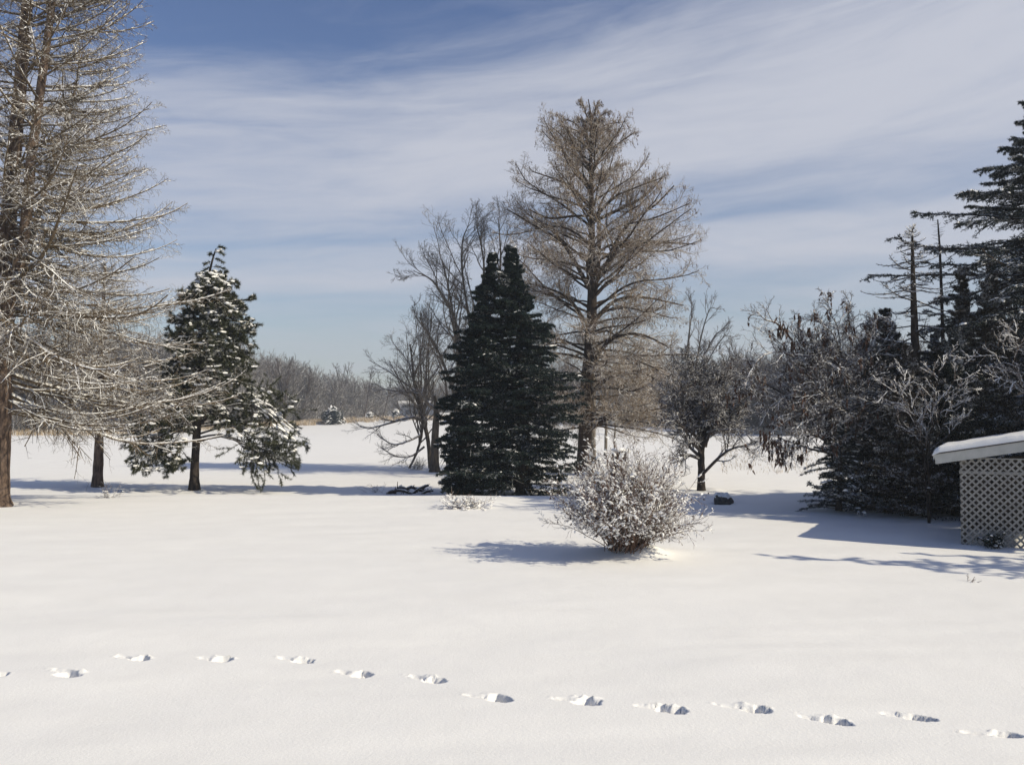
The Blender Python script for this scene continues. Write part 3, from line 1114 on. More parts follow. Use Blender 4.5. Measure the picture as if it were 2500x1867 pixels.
# ---------------- leafless deciduous trees
def bare_tree(name, label, stems, d, base, rng, mats, n1=10, n2=9, n3=6, n4=3, l1=.5, l2=.45, l3=.45, up=.05, a=(25, 50), rmin=.006, wig=.12,
              extra=None, t0=.3, group=None, flare=1.25, leaves=0, snow_n=0, part='crown', thin=1.0, sns=1.0, pods=()):
    root = thing(name, label, 'tree', base, group)
    tk = Acc()
    Ps, Rs = [], []
    for st in stems:
        P, r = trunk_curve(st, d, 24)
        r = r * thin
        P = P + np.cumsum(rng.normal(0, .012, P.shape), axis=0) * np.array([1, 1, 0])
        tubes(tk, P, root_flare(P, r, flare), 9, rng, .1)
        Ps.append(P)
        Rs.append(r)
    tk.build('trunk', mats[0], root, smooth=True)
    Ps, Rs = np.array(Ps), np.array(Rs)
    cw = Acc()
    s1, r1 = spawn(Ps, Rs, n1, t0, .98, a[0], a[1], l1, 8, .6, rng, up=up, wig=wig, lt=.55, rmin=rmin * 2, jit=.3)
    if extra:
        ex, er = [], []
        for st in extra:
            q = trunk_curve(st, d, 9)
            ex.append(q[0])
            er.append(q[1])
        s1 = np.concatenate([s1, np.array(ex)])
        r1 = np.concatenate([r1, np.array(er)])
    tubes(cw, s1, r1, 5, rng)
    s2, r2 = spawn(s1, r1, n2, .2, 1, 25, 55, l2, 6, .55, rng, up=up, wig=wig * 1.1, lt=.5, rmin=rmin * 1.4)
    tubes(cw, s2, r2, 4, rng)
    s3, r3 = spawn(s2, r2, n3, .2, 1, 25, 55, l3, 4, .6, rng, up=up * .7, wig=wig * 1.3, lt=.4, rmin=rmin)
    tubes(cw, s3, r3, 3, rng)
    last = s3
    if n4:
        s4, r4 = spawn(s3, r3, n4, .2, 1, 25, 60, .45, 2, .7, rng, up=up * .5, wig=wig * 1.5, lt=.3, rmin=rmin * .8)
        tubes(cw, s4, r4, 3, rng)
        last = s4
    cw.build(part, mats[1], root)
    if leaves:
        lf = Acc()
        q = last[rng.choice(len(last), min(leaves, len(last)), replace=False)][:, -2:].copy()
        q[:, 1] = q[:, 0] + np.array([0, 0, -.2]) + rng.normal(0, .05, q[:, 0].shape)
        needles(lf, q, 7, .13, .05, rng, 5, 35)
        for (ex_, ey_, eo_) in pods:
            c0 = W(ex_, ey_, d + eo_) + rng.normal(0, .05, (6, 3))
            needles(lf, np.stack([c0, c0 + np.array([0, 0, -.15])], 1), 5, .15, .055, rng, 5, 25)
        lf.build('dead_leaves', M['dead_leaf'], root)
    if snow_n:
        sn = Acc()
        q, dq = on_curves(s1, snow_n // 2, rng, .0, 1)
        blobs(sn, q + np.array([0, 0, .014]), (.014 + .014 * rng.random(len(q))) * sns, rng, .6, .3, d=dq)
        q, dq = on_curves(s2, snow_n, rng, .0, 1)
        blobs(sn, q + np.array([0, 0, .008]), (.009 + .012 * rng.random(len(q))) * sns, rng, .6, .3, d=dq)
        sn.build('snow', M['snow'], root)
    return root


def middle_bare():
    # multi-stemmed pale tree behind the spruces
    b = base_at(1128, 1150)
    bare_tree('maple_tree', 'pale multi-stemmed leafless tree rising behind the dark spruce pair', [
        [(1110, 1155, 14), (1108, 1050, 13), (1118, 900, 12), (1105, 760, 9), (1080, 640, 4)],
        [(1130, 1155, 18), (1128, 1000, 17), (1126, 880, 15), (1110, 780, 11), (1060, 690, 7), (1010, 660, 2)],
        [(1135, 1155, 16), (1140, 950, 15), (1160, 800, 12), (1190, 660, 8), (1170, 540, 3)],
        [(1140, 1155, 16), (1160, 950, 13), (1190, 800, 11), (1220, 660, 8), (1215, 530, 3)],
        [(1126, 1155, 14), (1122, 1000, 12), (1092, 900, 10), (1060, 830, 7), (1015, 770, 3)],
        [(1135, 1155, 14), (1150, 850, 11), (1130, 700, 8), (1125, 600, 6), (1140, 545, 2)]],
        b[1], b, np.random.default_rng(61), (M['grey_bark'], M['grey_twig']), n1=12, n2=9, n3=7, n4=3, l1=.26, up=.05, t0=.35, rmin=.006, a=(22, 50), thin=.7)
    # low spreading tree left of it
    b = base_at(1046, 1142)
    bare_tree('fruit_tree', 'small leaning leafless tree with one long low branch reaching left over the field', [
        [(1052, 1146, 12), (1046, 1080, 13), (1030, 1000, 12), (1012, 930, 9), (1002, 840, 4)],
        [(1000, 1143, 6), (1022, 1100, 8), (1034, 1060, 9), (1030, 1000, 7), (990, 900, 3)]],
        b[1], b, np.random.default_rng(62), (M['brown_bark'], M['grey_twig']), thin=.75, n1=14, n2=9, n3=7, n4=2, l1=.75, up=.05, t0=.3, rmin=.007, a=(20, 55),
        extra=[[(1034, 1030, 8), (1010, 1018, 8, -.5), (960, 1030, 6, -1), (900, 1046, 3, -1.3), (872, 1035, 2, -1.4)],
               [(1030, 1060, 6), (1000, 1075, 5, -.5), (960, 1085, 4, -1), (920, 1060, 2, -1)],
               [(1020, 960, 7), (980, 955, 5, .3), (940, 950, 3, .4), (915, 935, 2, .4)],
               [(1036, 1090, 6), (1000, 1115, 4, -.4), (960, 1110, 3, -.6), (930, 1090, 2, -.6)]])
    b = base_at(1062, 1151)
    root = thing('broken_tree', 'short thick snapped trunk standing right beside the small leaning tree', 'tree', b)
    rng = np.random.default_rng(63)
    a = Acc()
    P, r = trunk_curve([(1062, 1154, 23), (1062, 1080, 19), (1065, 1010, 14), (1061, 965, 5)], b[1], 16)
    tubes(a, P, root_flare(P, r), 12, rng, .15, cap=True)
    a.build('trunk', M['brown_bark'], root, smooth=True)
    a = Acc()
    ex = [trunk_curve(s, b[1], 8) for s in ([(1063, 1000, 10), (1045, 985, 8), (1030, 965, 6), (1020, 950, 4)], [(1063, 1010, 8), (1090, 980, 6), (1085, 920, 5), (1066, 870, 3)],
                                            [(1063, 1060, 6), (1085, 1100, 5), (1095, 1160, 3)])]
    E, Er = np.array([e[0] for e in ex]), np.array([e[1] for e in ex])
    tubes(a, E, Er, 6, rng)
    s1, r1 = spawn(E, Er, 9, .2, 1, 30, 60, .5, 5, .5, rng, up=.04, rmin=.008)
    tubes(a, s1, r1, 3, rng)
    a.build('branches', M['grey_twig'], root)
    # far bare tree right of the tall one
    b = base_at(1690, 1062)
    bare_tree('ash_tree', 'slender fan-shaped leafless tree seen against the sky right of the tall tan tree', [
        [(1690, 1065, 9), (1690, 960, 8), (1680, 860, 6), (1690, 760, 3), (1685, 725, 2)],
        [(1692, 1065, 9), (1695, 950, 8), (1708, 840, 5), (1730, 760, 3), (1745, 750, 2)],
        [(1692, 1065, 8), (1700, 930, 7), (1740, 830, 4), (1770, 800, 2)],
        [(1692, 1065, 8), (1700, 960, 7), (1730, 880, 4), (1765, 825, 3), (1783, 820, 2)]],
        b[1], b, np.random.default_rng(64), (M['dark_bark'], M['far_twig_brown']), n1=10, n2=6, n3=4, n4=0, l1=.2, up=.06, t0=.4, rmin=.014, a=(18, 40), thin=.8)
    # crab apple
    b = base_at(1712, 1196)
    bare_tree('apple_tree', 'small dark leafless tree with dense low crown behind the snowy bush', [
        [(1712, 1200, 19), (1714, 1120, 17), (1714, 1060, 15), (1695, 1010, 10), (1665, 960, 5)],
        [(1716, 1090, 14), (1725, 1040, 12), (1745, 980, 9), (1765, 900, 4)],
        [(1716, 1090, 12), (1705, 1010, 10), (1700, 940, 7), (1690, 870, 4)],
        [(1716, 1070, 12), (1740, 1030, 9), (1780, 990, 6), (1810, 960, 3)]],
        b[1], b, np.random.default_rng(65), (M['dark_bark'], M['frost_twig']), n1=22, n2=13, n3=9, n4=3, l1=.58, up=.02, t0=.22, rmin=.007, a=(30, 80), wig=.2,
        extra=[[(1716, 1155, 8), (1745, 1125, 8, -.5), (1775, 1100, 6, -.9), (1810, 1088, 5, -1.1), (1850, 1078, 3, -1.2)],
               [(1714, 1110, 6), (1690, 1080, 5, -.5), (1660, 1090, 3, -.8)]], leaves=60, snow_n=500)


middle_bare()


# ---------------- the snowy bush with the stump behind it
def bush():
    rng = np.random.default_rng(71)
    b = base_at(1532, 1343)
    d = b[1]
    root = thing('bush', 'round many-stemmed bush covered with snow tufts in the middle of the yard', 'bush', b)
    n = 260
    az_ = rng.uniform(0, 6.28, n)
    u = rng.random(n) ** .8
    el_ = np.radians(88 - 54 * u)
    dv = np.stack([np.cos(az_) * np.cos(el_), np.sin(az_) * np.cos(el_), np.sin(el_)], 1)
    p0 = b + np.stack([.15 * rng.normal(0, 1, n), .11 * rng.normal(0, 1, n), np.full(n, -.04)], 1)
    L = (1.5 + .34 * np.sin(el_) ** 4) * rng.uniform(.62, 1.12, n) * np.where(np.cos(az_) < 0, 1, .93)
    B1 = march(p0, dv, L, 10, -.03, .06, rng)
    R1 = np.full((n, 1), .012) * rng.uniform(.6, 1.2, (n, 1)) * np.linspace(1, .3, 11)[None]
    a = Acc()
    tubes(a, B1, R1, 4, rng)
    a.build('stems', M['bush_twig'], root)
    a = Acc()
    s1, r1 = spawn(B1, R1, 10, .36, 1, 18, 55, .22, 5, .6, rng, up=.0, wig=.15, lt=.3, rmin=.004)
    tubes(a, s1, r1, 3, rng)
    s2, r2 = spawn(s1, r1, 5, .2, 1, 25, 60, .45, 3, .7, rng, up=-.02, wig=.2, lt=.3, rmin=.003)
    tubes(a, s2, r2, 3, rng)
    a.build('twigs', M['bush_twig'], root)
    sn = Acc()
    q, dq = on_curves(s2, 9000, rng, .2, 1)
    blobs(sn, q, .006 + .015 * rng.random(len(q)) ** 2, rng, .75, .4, d=dq)
    q, dq = on_curves(s1, 2400, rng, .1, 1)
    blobs(sn, q, .010 + .024 * rng.random(len(q)) ** 2, rng, .7, .4, d=dq)
    q, dq = on_curves(B1, 260, rng, .15, .9)
    blobs(sn, q, .02 + .035 * rng.random(len(q)) ** 2, rng, .7, .4)
    sn.build('snow', M['snow'], root)
    lf = Acc()
    e = s2[rng.random(len(s2)) < .06][:, -2:]
    needles(lf, e, 2, .05, .03, rng, 10, 80)
    lf.build('dead_leaves', M['dead_leaf'], root)
    # stump
    b2 = base_at(1512, 1331)
    b2 = np.array([b2[0], b2[1], float(gz(b2[0], b2[1])) - .05])
    root = thing('tree_stump', 'tall dark dead trunk with snow cap standing inside the snowy bush', 'tree stump', b2)
    a = Acc()
    P, r = trunk_curve([(1514, 1336, 66), (1512, 1290, 58), (1511, 1200, 46), (1510, 1130, 38), (1511, 1102, 34)], b2[1], 18)
    tubes(a, P, r, 16, rng, .16, cap=True)
    a.build('trunk', M['dark_bark'], root, smooth=True)
    sn = Acc()
    c0 = W(1511, 1100, b2[1])
    blobs(sn, c0 + rng.normal(0, .045, (9, 3)) * np.array([1, 1, .3]), .085 + .03 * rng.random(9), rng, .4, .2, hi=True)
    sn.build('snow_cap', M['snow'], root, smooth=True)


bush()


# ---------------- right-hand group
def right_group():
    RB = (M['dark_bark'], M['frost_twig'])
    # leaning pod tree
    b = base_at(2095, 1243)
    d = b[1]
    bare_tree('catalpa_tree', 'leaning dark tree with hanging brown pods at the left end of the right-hand thicket', [
        [(2100, 1246, 20), (2060, 1190, 19), (2030, 1110, 16), (2010, 1000, 13), (1975, 920, 9), (1940, 870, 4)],
        [(2085, 1246, 16), (2062, 1180, 16), (2045, 1080, 14), (2030, 980, 11), (2010, 900, 8), (1990, 815, 3)],
        [(2095, 1246, 14), (2075, 1150, 14), (2062, 1020, 12), (2050, 920, 9), (2058, 840, 4), (2050, 775, 2)],
        [(2095, 1246, 14), (2090, 1120, 13), (2100, 980, 10), (2120, 890, 7), (2130, 800, 3)],
        [(2060, 1180, 12), (2020, 1080, 11), (1965, 1000, 9), (1900, 950, 6), (1840, 920, 3)]],
        d, b, np.random.default_rng(81), RB, n1=18, n2=11, n3=8, n4=3, l1=.38, up=.01, t0=.32, rmin=.005, a=(30, 70), wig=.2, thin=.75,
        extra=[[(2015, 1060, 9), (1980, 1010, 8, -.3), (1930, 1020, 6, -.6), (1880, 1060, 4, -.8), (1862, 1100, 2, -.9)],
               [(2000, 1000, 9), (1950, 960, 7, -.3), (1890, 985, 5, -.5), (1855, 1040, 3, -.7)],
               [(2020, 1080, 7), (1985, 1060, 6, -.6), (1945, 1075, 4, -.8), (1915, 1110, 2, -.9)],
               [(1970, 900, 8), (1920, 860, 6, -.4), (1860, 870, 4, -.8), (1820, 930, 2, -1)],
               [(1935, 830, 6), (1900, 790, 5, -.4), (1870, 780, 3, -.6), (1850, 760, 2, -.6)]], leaves=380, snow_n=2600,
        pods=[(1862, 1066, -.9), (1872, 1082, -.9), (1884, 1074, -.8), (1880, 1100, -.8), (1896, 1084, -.8), (1905, 1072, -.8), (1910, 1100, -.8), (1918, 1116, -.8),
              (1900, 1112, -.8), (1930, 1092, -.8), (1944, 1074, -.7), (1922, 1080, -.7), (1868, 1052, -.9), (1950, 1108, -.8), (1912, 790, -.4), (1920, 800, -.4),
              (1906, 805, -.4), (1950, 770, -.4), (1990, 760, -.3), (1935, 830, -.4), (1975, 800, -.3)])
    # small spruce tucked at the foot
    b = base_at(2045, 1240)
    d = b[1] - .6
    b = np.array([(2045 - 1250) / F * d, d, float(gz((2045 - 1250) / F * d, d))])
    spec = [(2045, 1245, 14), (2048, 1150, 10), (2052, 1030, 4)]
    pr = prof_px([(1245, 1968, 2120), (1200, 1972, 2120), (1140, 1990, 2110), (1080, 2015, 2090), (1030, 2045, 2060)], spec, d)
    conifer('young_spruce', 'low young spruce with snow-dusted skirts at the foot of the podded tree', spec, d, pr,
            (M['dark_bark'], M['dark_twig'], M['bluespruce']), np.random.default_rng(82), nbr=90, hb=.02, n2=12, ndl=(13, .07, .016), snow_n=260,
            snow_s=(.025, .04), droop=-.05, base=b)
    # sparse conifer with upturned arms against the sky
    b = base_at(2235, 1244)
    d = b[1]
    spec = [(2236, 1250, 26), (2238, 1000, 24), (2236, 850, 20), (2233, 700, 13), (2232, 600, 7), (2232, 552, 2)]
    pr = prof_px([(1250, 2120, 2360), (1000, 2110, 2360), (850, 2125, 2350), (760, 2115, 2345), (700, 2108, 2330), (640, 2150, 2292), (600, 2185, 2280), (552, 2222, 2245)], spec, d)
    conifer('bare_conifer', 'leafless conifer with upcurved arms showing against the sky above the thicket', spec, d, pr,
            (M['dark_bark'], M['dark_twig']), np.random.default_rng(83), nbr=88, hb=.06, e0=-6, droop=.0, tipup=.075, n2=16, n3=4, ndl=None, clump=.15,
            snow_n=400, snow_s=(.015, .015), l2=.20, base=b, r2=.005, cone=.8)
    # thin dead pole
    b = base_at(2300, 1243)
    rng = np.random.default_rng(84)
    d = b[1] + .8
    root = thing('dead_pole_tree', 'thin bare pole-like dead trunk poking above the thicket', 'tree', b)
    a = Acc()
    P, r = trunk_curve([(2300, 1246, 14), (2304, 900, 10), (2300, 640, 6), (2295, 534, 3)], d, 30)
    tubes(a, P, r, 8, rng, .15)
    a.build('trunk', M['dark_bark'], root, smooth=True)
    a = Acc()
    s1, r1 = spawn(P[None], r[None], 60, .5, 1, 50, 100, .1, 3, .3, rng, Labs=.22, lt=.4, rmin=.005)
    tubes(a, s1, r1, 3, rng)
    a.build('twigs', M['dark_twig'], root)
    # dusted thicket conifers
    for k, (px, pt, w0, lab, nb, dz) in enumerate([
            (2352, 655, 85, 'snow-dusted brown conifer with narrow top just left of the big edge spruce', 210, .9),
            (2165, 760, 120, 'dusted conifer just right of the podded tree, half as high as the bare-armed one', 200, 1.0),
            (2425, 640, 110, 'dusted rusty conifer in front of the big spruce, above the lattice shelter', 210, .2),
            (2285, 820, 85, 'dark dusted conifer right behind the white-twigged sapling', 190, 1.6),
            (2215, 850, 110, 'lowest dusted conifer of the thicket, in front of the bare-armed conifer', 170, -.5),
            (2110, 830, 90, 'dusted conifer standing right behind the podded tree', 150, 2.6),
            (2330, 800, 110, 'short broad conifer at the front of the thicket by the shelter corner', 180, -.6)]):
        b = base_at(px, 1246)
        d = b[1] + dz
        b = np.array([(px - 1250) / F * d, d, float(gz((px - 1250) / F * d, d))])
        yb = 1000 + (EYE - b[2]) * F / d + 3
        spec = [(px, yb, 20), (px + 4, (yb + pt) / 2, 14), (px, pt, 3)]
        pr = prof_px([(yb, px - w0, px + w0), (yb * .6 + pt * .4, px - w0 * .85, px + w0 * .85), (yb * .3 + pt * .7, px - w0 * .55, px + w0 * .55), (pt, px - 8, px + 8)], spec, d)
        conifer('thicket_conifer', lab, spec, d, pr, (M['dark_bark'], M['dark_twig'], M['dusty_needles'] if k in (0, 2, 4) else M['bluespruce']),
                np.random.default_rng(90 + k), nbr=nb, hb=.01, e0=8, droop=-.01, tipup=.03, n2=14, n3=4, ndl=(11, .075, .020), ndl2=9, snow_n=500,
                snow_s=(.018, .028), l2=.32, base=b, group='conifers of the right-hand thicket', lj=.3)
    # big spruce at the right edge
    b = base_at(2580, 1240)
    d = b[1] + .4
    b = np.array([(2585 - 1250) / F * d, d, float(gz((2585 - 1250) / F * d, d))])
    yb = 1000 + (EYE - b[2]) * F / d + 3
    spec = [(2585, yb, 50), (2588, 900, 40), (2585, 600, 30), (2580, 350, 18), (2582, 260, 9), (2580, 190, 3)]
    pr = prof_px([(yb, 2330, 2850), (1000, 2320, 2850), (850, 2325, 2840), (700, 2318, 2830), (610, 2320, 2820), (540, 2340, 2790), (450, 2410, 2760), (350, 2485, 2700), (240, 2540, 2640), (60, 2570, 2590)], spec, d)
    big = conifer('edge_spruce', 'very large dark spruce with snowy drooping boughs cut off by the right edge', spec, d, pr,
                  (M['dark_bark'], M['dark_twig'], M['bluespruce']), np.random.default_rng(85), nbr=300, hb=.02, e0=4, droop=-.05, tipup=.05, n2=20, n3=4,
                  ndl=(20, .085, .022), ndl2=12, sdroop=-.10, snow_n=2600, snow_s=(.035, .05), l2=.30, base=b, lj=.14)
    # more of the same row further right, out of the picture: they shade the thicket
    for k, (x, y, s, lab) in enumerate([(17.2, 19.2, .72, 'spruce right behind the shelter, shorter than the rest of its row'),
                                       (18.6, 22.4, .98, 'large spruce standing next to the right of the edge spruce'),
                                       (23.0, 20.5, 1.0, 'large spruce farthest right of the row behind the shelter'),
                                       (20.5, 26.5, 1.0, 'large spruce at the back right of the row'),
                                       (13.0, 30.5, .42, 'spruce hidden at the back of the thicket'),
                                       (17.4, 29.5, .85, 'spruce at the back of the thicket behind the edge spruce')]):
        copy_tree(big, (x, y, float(gz(x, y))), 1.3 + 2 * k, s, lab, 'large spruces of the row')
    big['group'] = 'large spruces of the row'
    # two small firs to the right of the shelter that throw the spiky shadows
    b = np.array([13.6, 13.9, float(gz(13.6, 13.9))])
    P0 = [(1250 + b[0] / b[1] * F, 1000 + (EYE - b[2]) * F / b[1] + 3, 24), (1250 + b[0] / b[1] * F, 1000 - (6.7 - EYE) * F / b[1], 3)]
    f = lambda t: (2.3 * (1 - t) + .1, 2.3 * (1 - t) + .1)
    gs = conifer('garden_spruce', 'tallest pointed spruce in front of and right of the lattice shelter', P0, b[1], f,
            (M['dark_bark'], M['dark_twig'], M['bluespruce']), np.random.default_rng(86), nbr=54, hb=.04, n2=12, ndl=(12, .09, .02), snow_n=200, base=b, lj=.5, l2=.2)
    for x, y, s_, lab in ((14.5, 15.0, .80, 'smaller pointed spruce touching the far side of the tall garden spruce'), (12.7, 14.4, .72, 'smallest pointed spruce nearest the lattice wall')):
        copy_tree(gs, (x, y, float(gz(x, y))), 1.9 + x, s_, lab, 'pointed spruces by the shelter')
    gs['group'] = 'pointed spruces by the shelter'
    # white-twigged saplings in front of the thicket
    b = base_at(2262, 1238)
    d = 22.3
    b = np.array([(2264 - 1250) / F * d, d, float(gz((2264 - 1250) / F * d, d))])
    yb = 1000 + (EYE - b[2]) * F / d
    bare_tree('snowy_sapling', 'vase-shaped young tree with white snow-lined twigs behind the shelter roof corner', [
        [(2264, yb, 12), (2262, 1120, 10), (2262, 1080, 9), (2290, 1010, 7), (2320, 940, 4), (2360, 880, 2)],
        [(2264, yb, 12), (2260, 1120, 9), (2250, 1070, 8), (2225, 1000, 5), (2200, 960, 4), (2158, 955, 2)],
        [(2264, 1100, 9), (2270, 1040, 8), (2280, 960, 5), (2300, 900, 4), (2340, 850, 2)],
        [(2264, 1110, 8), (2300, 1050, 7), (2340, 980, 4), (2400, 940, 2)],
        [(2262, 1090, 7), (2240, 1030, 5), (2215, 960, 4), (2200, 890, 2)],
        [(2266, 1100, 8), (2320, 1060, 5), (2350, 1030, 4), (2385, 1010, 2)]],
        d, b, np.random.default_rng(87), (M['dark_bark'], M['pale_twig']), n1=10, n2=6, n3=3, n4=0, l1=.24, up=.06, t0=.3, rmin=.005, a=(25, 55), wig=.15, snow_n=900, thin=.45, sns=.6)
    d = 21.5
    b = np.array([(2555 - 1250) / F * d, d, float(gz((2555 - 1250) / F * d, d))])
    yb = 1000 + (EYE - b[2]) * F / d
    bare_tree('snowy_sapling', 'young tree with white snow-lined twigs entering from the right edge above the shelter', [
        [(2555, yb, 13), (2545, 1060, 10), (2520, 960, 7), (2470, 890, 4), (2430, 840, 2)],
        [(2555, 1080, 10), (2530, 980, 7), (2480, 930, 5), (2420, 920, 2)],
        [(2555, 1060, 10), (2540, 950, 7), (2500, 850, 4), (2470, 800, 2)],
        [(2555, 1060, 9), (2570, 930, 7), (2580, 840, 3)]],
        d, b, np.random.default_rng(88), (M['dark_bark'], M['pale_twig']), n1=9, n2=6, n3=3, n4=0, l1=.3, up=.03, t0=.3, rmin=.005, a=(25, 55), wig=.15, snow_n=600, thin=.45, sns=.6)


right_group()


# ================================================================== SHELTER WITH LATTICE
def shelter():
    th = R(28)
    u = np.array([math.cos(th), -math.sin(th), 0])
    v = np.array([math.sin(th), math.cos(th), 0])
    z = np.array([0, 0, 1.0])
    c0 = np.array([8.90, 18.75, 0.0])
    c0[2] = float(gz(c0[0], c0[1]))
    root = thing('lattice_shelter', 'weathered lattice-walled shelter under a snowy sloping roof at the right edge', 'shelter', c0)
    LEN, DEP = 5.2, 2.9
    k = .18
    roof0 = c0 - u * .45 - v * .12
    zt = 1.765

    def rp(s, t, h):      # roof coordinates: s along the front, t to the back, h above the underside
        p = roof0 + u * s + v * t
        p[2] = zt - .19 + k * s + h
        return p
    # fascia board on the front and the low end
    a = Acc()
    nn = nrm(np.array([u[0], u[1], k]))
    nz = np.cross(nn, v) * -1
    nz = nz if nz[2] > 0 else -nz
    L2 = LEN * math.sqrt(1 + k * k) / 2
    c = rp(LEN / 2, 0.015, .095)
    box(a, c, nn, v, nz, L2, .018, .095)
    a.build('fascia', M['fascia'], root)
    a = Acc()
    box(a, rp(0.02, DEP / 2 + .05, .09), u, v, z, .018, DEP / 2, .088)
    a.build('end_fascia', M['fascia'], root)
    # roof deck
    a = Acc()
    box(a, rp(LEN / 2 + .02, DEP / 2 + .04, .205), nn, v, nz, L2 + .03, DEP / 2 + .06, .012)
    a.build('roof', M['shingle'], root)
    # rafters
    for t in (.7, 1.6, 2.5):
        a = Acc()
        box(a, rp(LEN / 2 + .05, t, .13), nn, v, nz, L2 - .05, .02, .055)
        a.build('rafter', M['darkwood'], root)
    # snow on the roof: rounded slab with soft edges and a small overhang at the low end
    ns, ntt = 160, 60
    S_ = np.linspace(-.05, LEN + .03, ns)
    T_ = np.linspace(-.035, DEP + .1, ntt)
    SS, TT = np.meshgrid(S_, T_, indexing='ij')
    es = np.minimum(SS - S_[0], .14) / .14
    et = np.minimum(np.minimum(TT - T_[0], T_[-1] - TT), .10) / .10
    prof = np.sqrt(np.clip(1 - (1 - es) ** 2, 0, 1)) * np.sqrt(np.clip(1 - (1 - et) ** 2, 0, 1))
    H = .115 * prof * (1 + .25 * vnoise(SS * 3, TT * 3)) + .01 * vnoise(SS * 14, TT * 14)
    Pt = roof0[None, None] + u * SS[..., None] + v * TT[..., None]
    zz = zt - .19 + k * SS + .222
    top = Pt.copy()
    top[..., 2] = zz + np.maximum(H, 0)
    bot = Pt.copy()
    sag = np.clip(1 - es, 0, 1) * .035 * (1 + 1.2 * vnoise(TT * 9, SS * 0 + 2))
    bot[..., 2] = zz - .003 - sag
    top[..., 2] -= sag
    idx = np.arange(ns * ntt).reshape(ns, ntt)
    q1 = np.stack([idx[:-1, :-1], idx[1:, :-1], idx[1:, 1:], idx[:-1, 1:]], -1).reshape(-1, 4)
    a = Acc()
    a.add(top.reshape(-1, 3), q=q1)
    a.add(bot.reshape(-1, 3), q=q1[:, ::-1])
    o = ns * ntt
    ring = np.concatenate([idx[:, 0], idx[-1, 1:], idx[-2::-1, -1], idx[0, -2:0:-1]])
    r2 = np.roll(ring, -1)
    a2 = Acc()
    a.n = 0
    a.q.append(np.stack([ring, ring + o, r2 + o, r2], -1))
    a.n = 2 * o
    a.build('roof_snow', M['snow'], root, smooth=True)
    # icicles at the low end
    rng = np.random.default_rng(3)
    a = Acc()
    for t in np.linspace(0, 2.6, 14):
        p = rp(-.02 + .02 * rng.random(), t + .05 * rng.random(), .20)
        L = .05 + .08 * rng.random()
        tubes(a, np.stack([p, p - z * L]), np.array([.012, .002]), 5)
    o = a.build('icicles', M['snow'], root)
    o['kind'] = 'stuff'
    # lattice panels
    HT = 1.76

    def panel(o, du, dn, width, name='lattice_panel', height=HT, frame=True):
        pan = Acc()
        pitch = .098
        hw = .018
        for sgn, off in ((1, .004), (-1, -.004)):
            n = int((width + height) / (pitch * math.sqrt(2))) + 2
            for i in range(-n, n + 1):
                # slat line: x*1 + sgn*z = i*pitch*sqrt2, clipped to the panel
                cc = i * pitch * math.sqrt(2)
                ptsl = []
                for zz_ in np.linspace(0, height, 2):
                    ptsl.append((cc - sgn * zz_, zz_))
                (x0, z0), (x1, z1) = ptsl
                lo, hi = 0.0, 1.0
                dx = x1 - x0
                ta, tb = (0 - x0) / dx, (width - x0) / dx
                if ta > tb:
                    ta, tb = tb, ta
                lo, hi = max(lo, ta), min(hi, tb)
                if hi - lo < .02:
                    continue
                pa = o + du * (x0 + dx * lo) + z * (z0 + (z1 - z0) * lo) + dn * off
                pb = o + du * (x0 + dx * hi) + z * (z0 + (z1 - z0) * hi) + dn * off
                L = np.linalg.norm(pb - pa)
                ax = (pb - pa) / L
                box(pan, (pa + pb) / 2, ax, dn, np.cross(ax, dn), L / 2, .0035, hw)
        pan.build(name, M['lattice'], root)
    lat0 = c0 + v * 0 + z * -.06
    panel(lat0, u, v, 1.22)
    panel(lat0 + u * 1.29, u, v, 1.22)
    panel(lat0 + u * 2.58, u, v, 1.22)
    panel(lat0 + u * 3.87, u, v, .9)
    panel(lat0 + v * .05, v, u, 2.6)
    for s in (1.255, 2.545, 3.835):
        a = Acc()
        box(a, lat0 + u * s + z * HT / 2 - v * .014, u, v, z, .032, .008, HT / 2 + .01)
        a.build('trim_strip', M['lattice'], root)
    # top rail, mid rail
    a = Acc()
    box(a, lat0 + u * 2.4 + z * (HT + .012) - v * .004, u, v, z, 2.42, .013, .011)
    a.build('top_rail', M['lattice'], root)
    a = Acc()
    box(a, lat0 + u * 2.4 + z * (HT - .27) + v * .03, u, v, z, 2.42, .014, .03)
    a.build('rail', M['lattice'], root)
    for s in (.06, 2.5, 4.78):
        for t in (.07, 2.7):
            a = Acc()
            hh = 1.62 + k * (s + .45)
            if s == .06:
                hh = 1.60
            box(a, c0 + u * s + v * t + z * (hh / 2 - .05), u, v, z, .04, .04, hh / 2)
            a.build('post', M['darkwood'], root)
    # closed back of dark boards
    a = Acc()
    for i in range(34):
        s = .02 + i * .142
        hh = 1.5 + k * s + .04 * rng.random()
        box(a, c0 + u * (s + .07) + v * (2.62 + .004 * (i % 2)) + z * (hh / 2 - .04), u, v, z, .0685, .011, hh / 2)
    a.build('back_wall', M['darkwood'], root)
    # shrub in front of the lattice
    b = base_at(2404, 1341)
    b = c0 + u * .62 - v * .22
    b[2] = float(gz(b[0], b[1]))
    rng = np.random.default_rng(101)
    r2_ = thing('small_shrub', 'tiny dark shrub dusted with snow at the foot of the lattice', 'bush', b)
    n = 26
    az_ = rng.uniform(0, 6.28, n)
    ee = rng.uniform(.5, 1.4, n)
    dv = np.stack([np.cos(az_) * np.cos(ee), np.sin(az_) * np.cos(ee), np.sin(ee)], 1)
    B1 = march(b + rng.normal(0, .04, (n, 3)) * np.array([1, 1, 0]), dv, rng.uniform(.15, .34, n), 5, -.06, .12, rng)
    R1 = np.full((n, 6), .006)
    a = Acc()
    tubes(a, B1, R1, 3, rng)
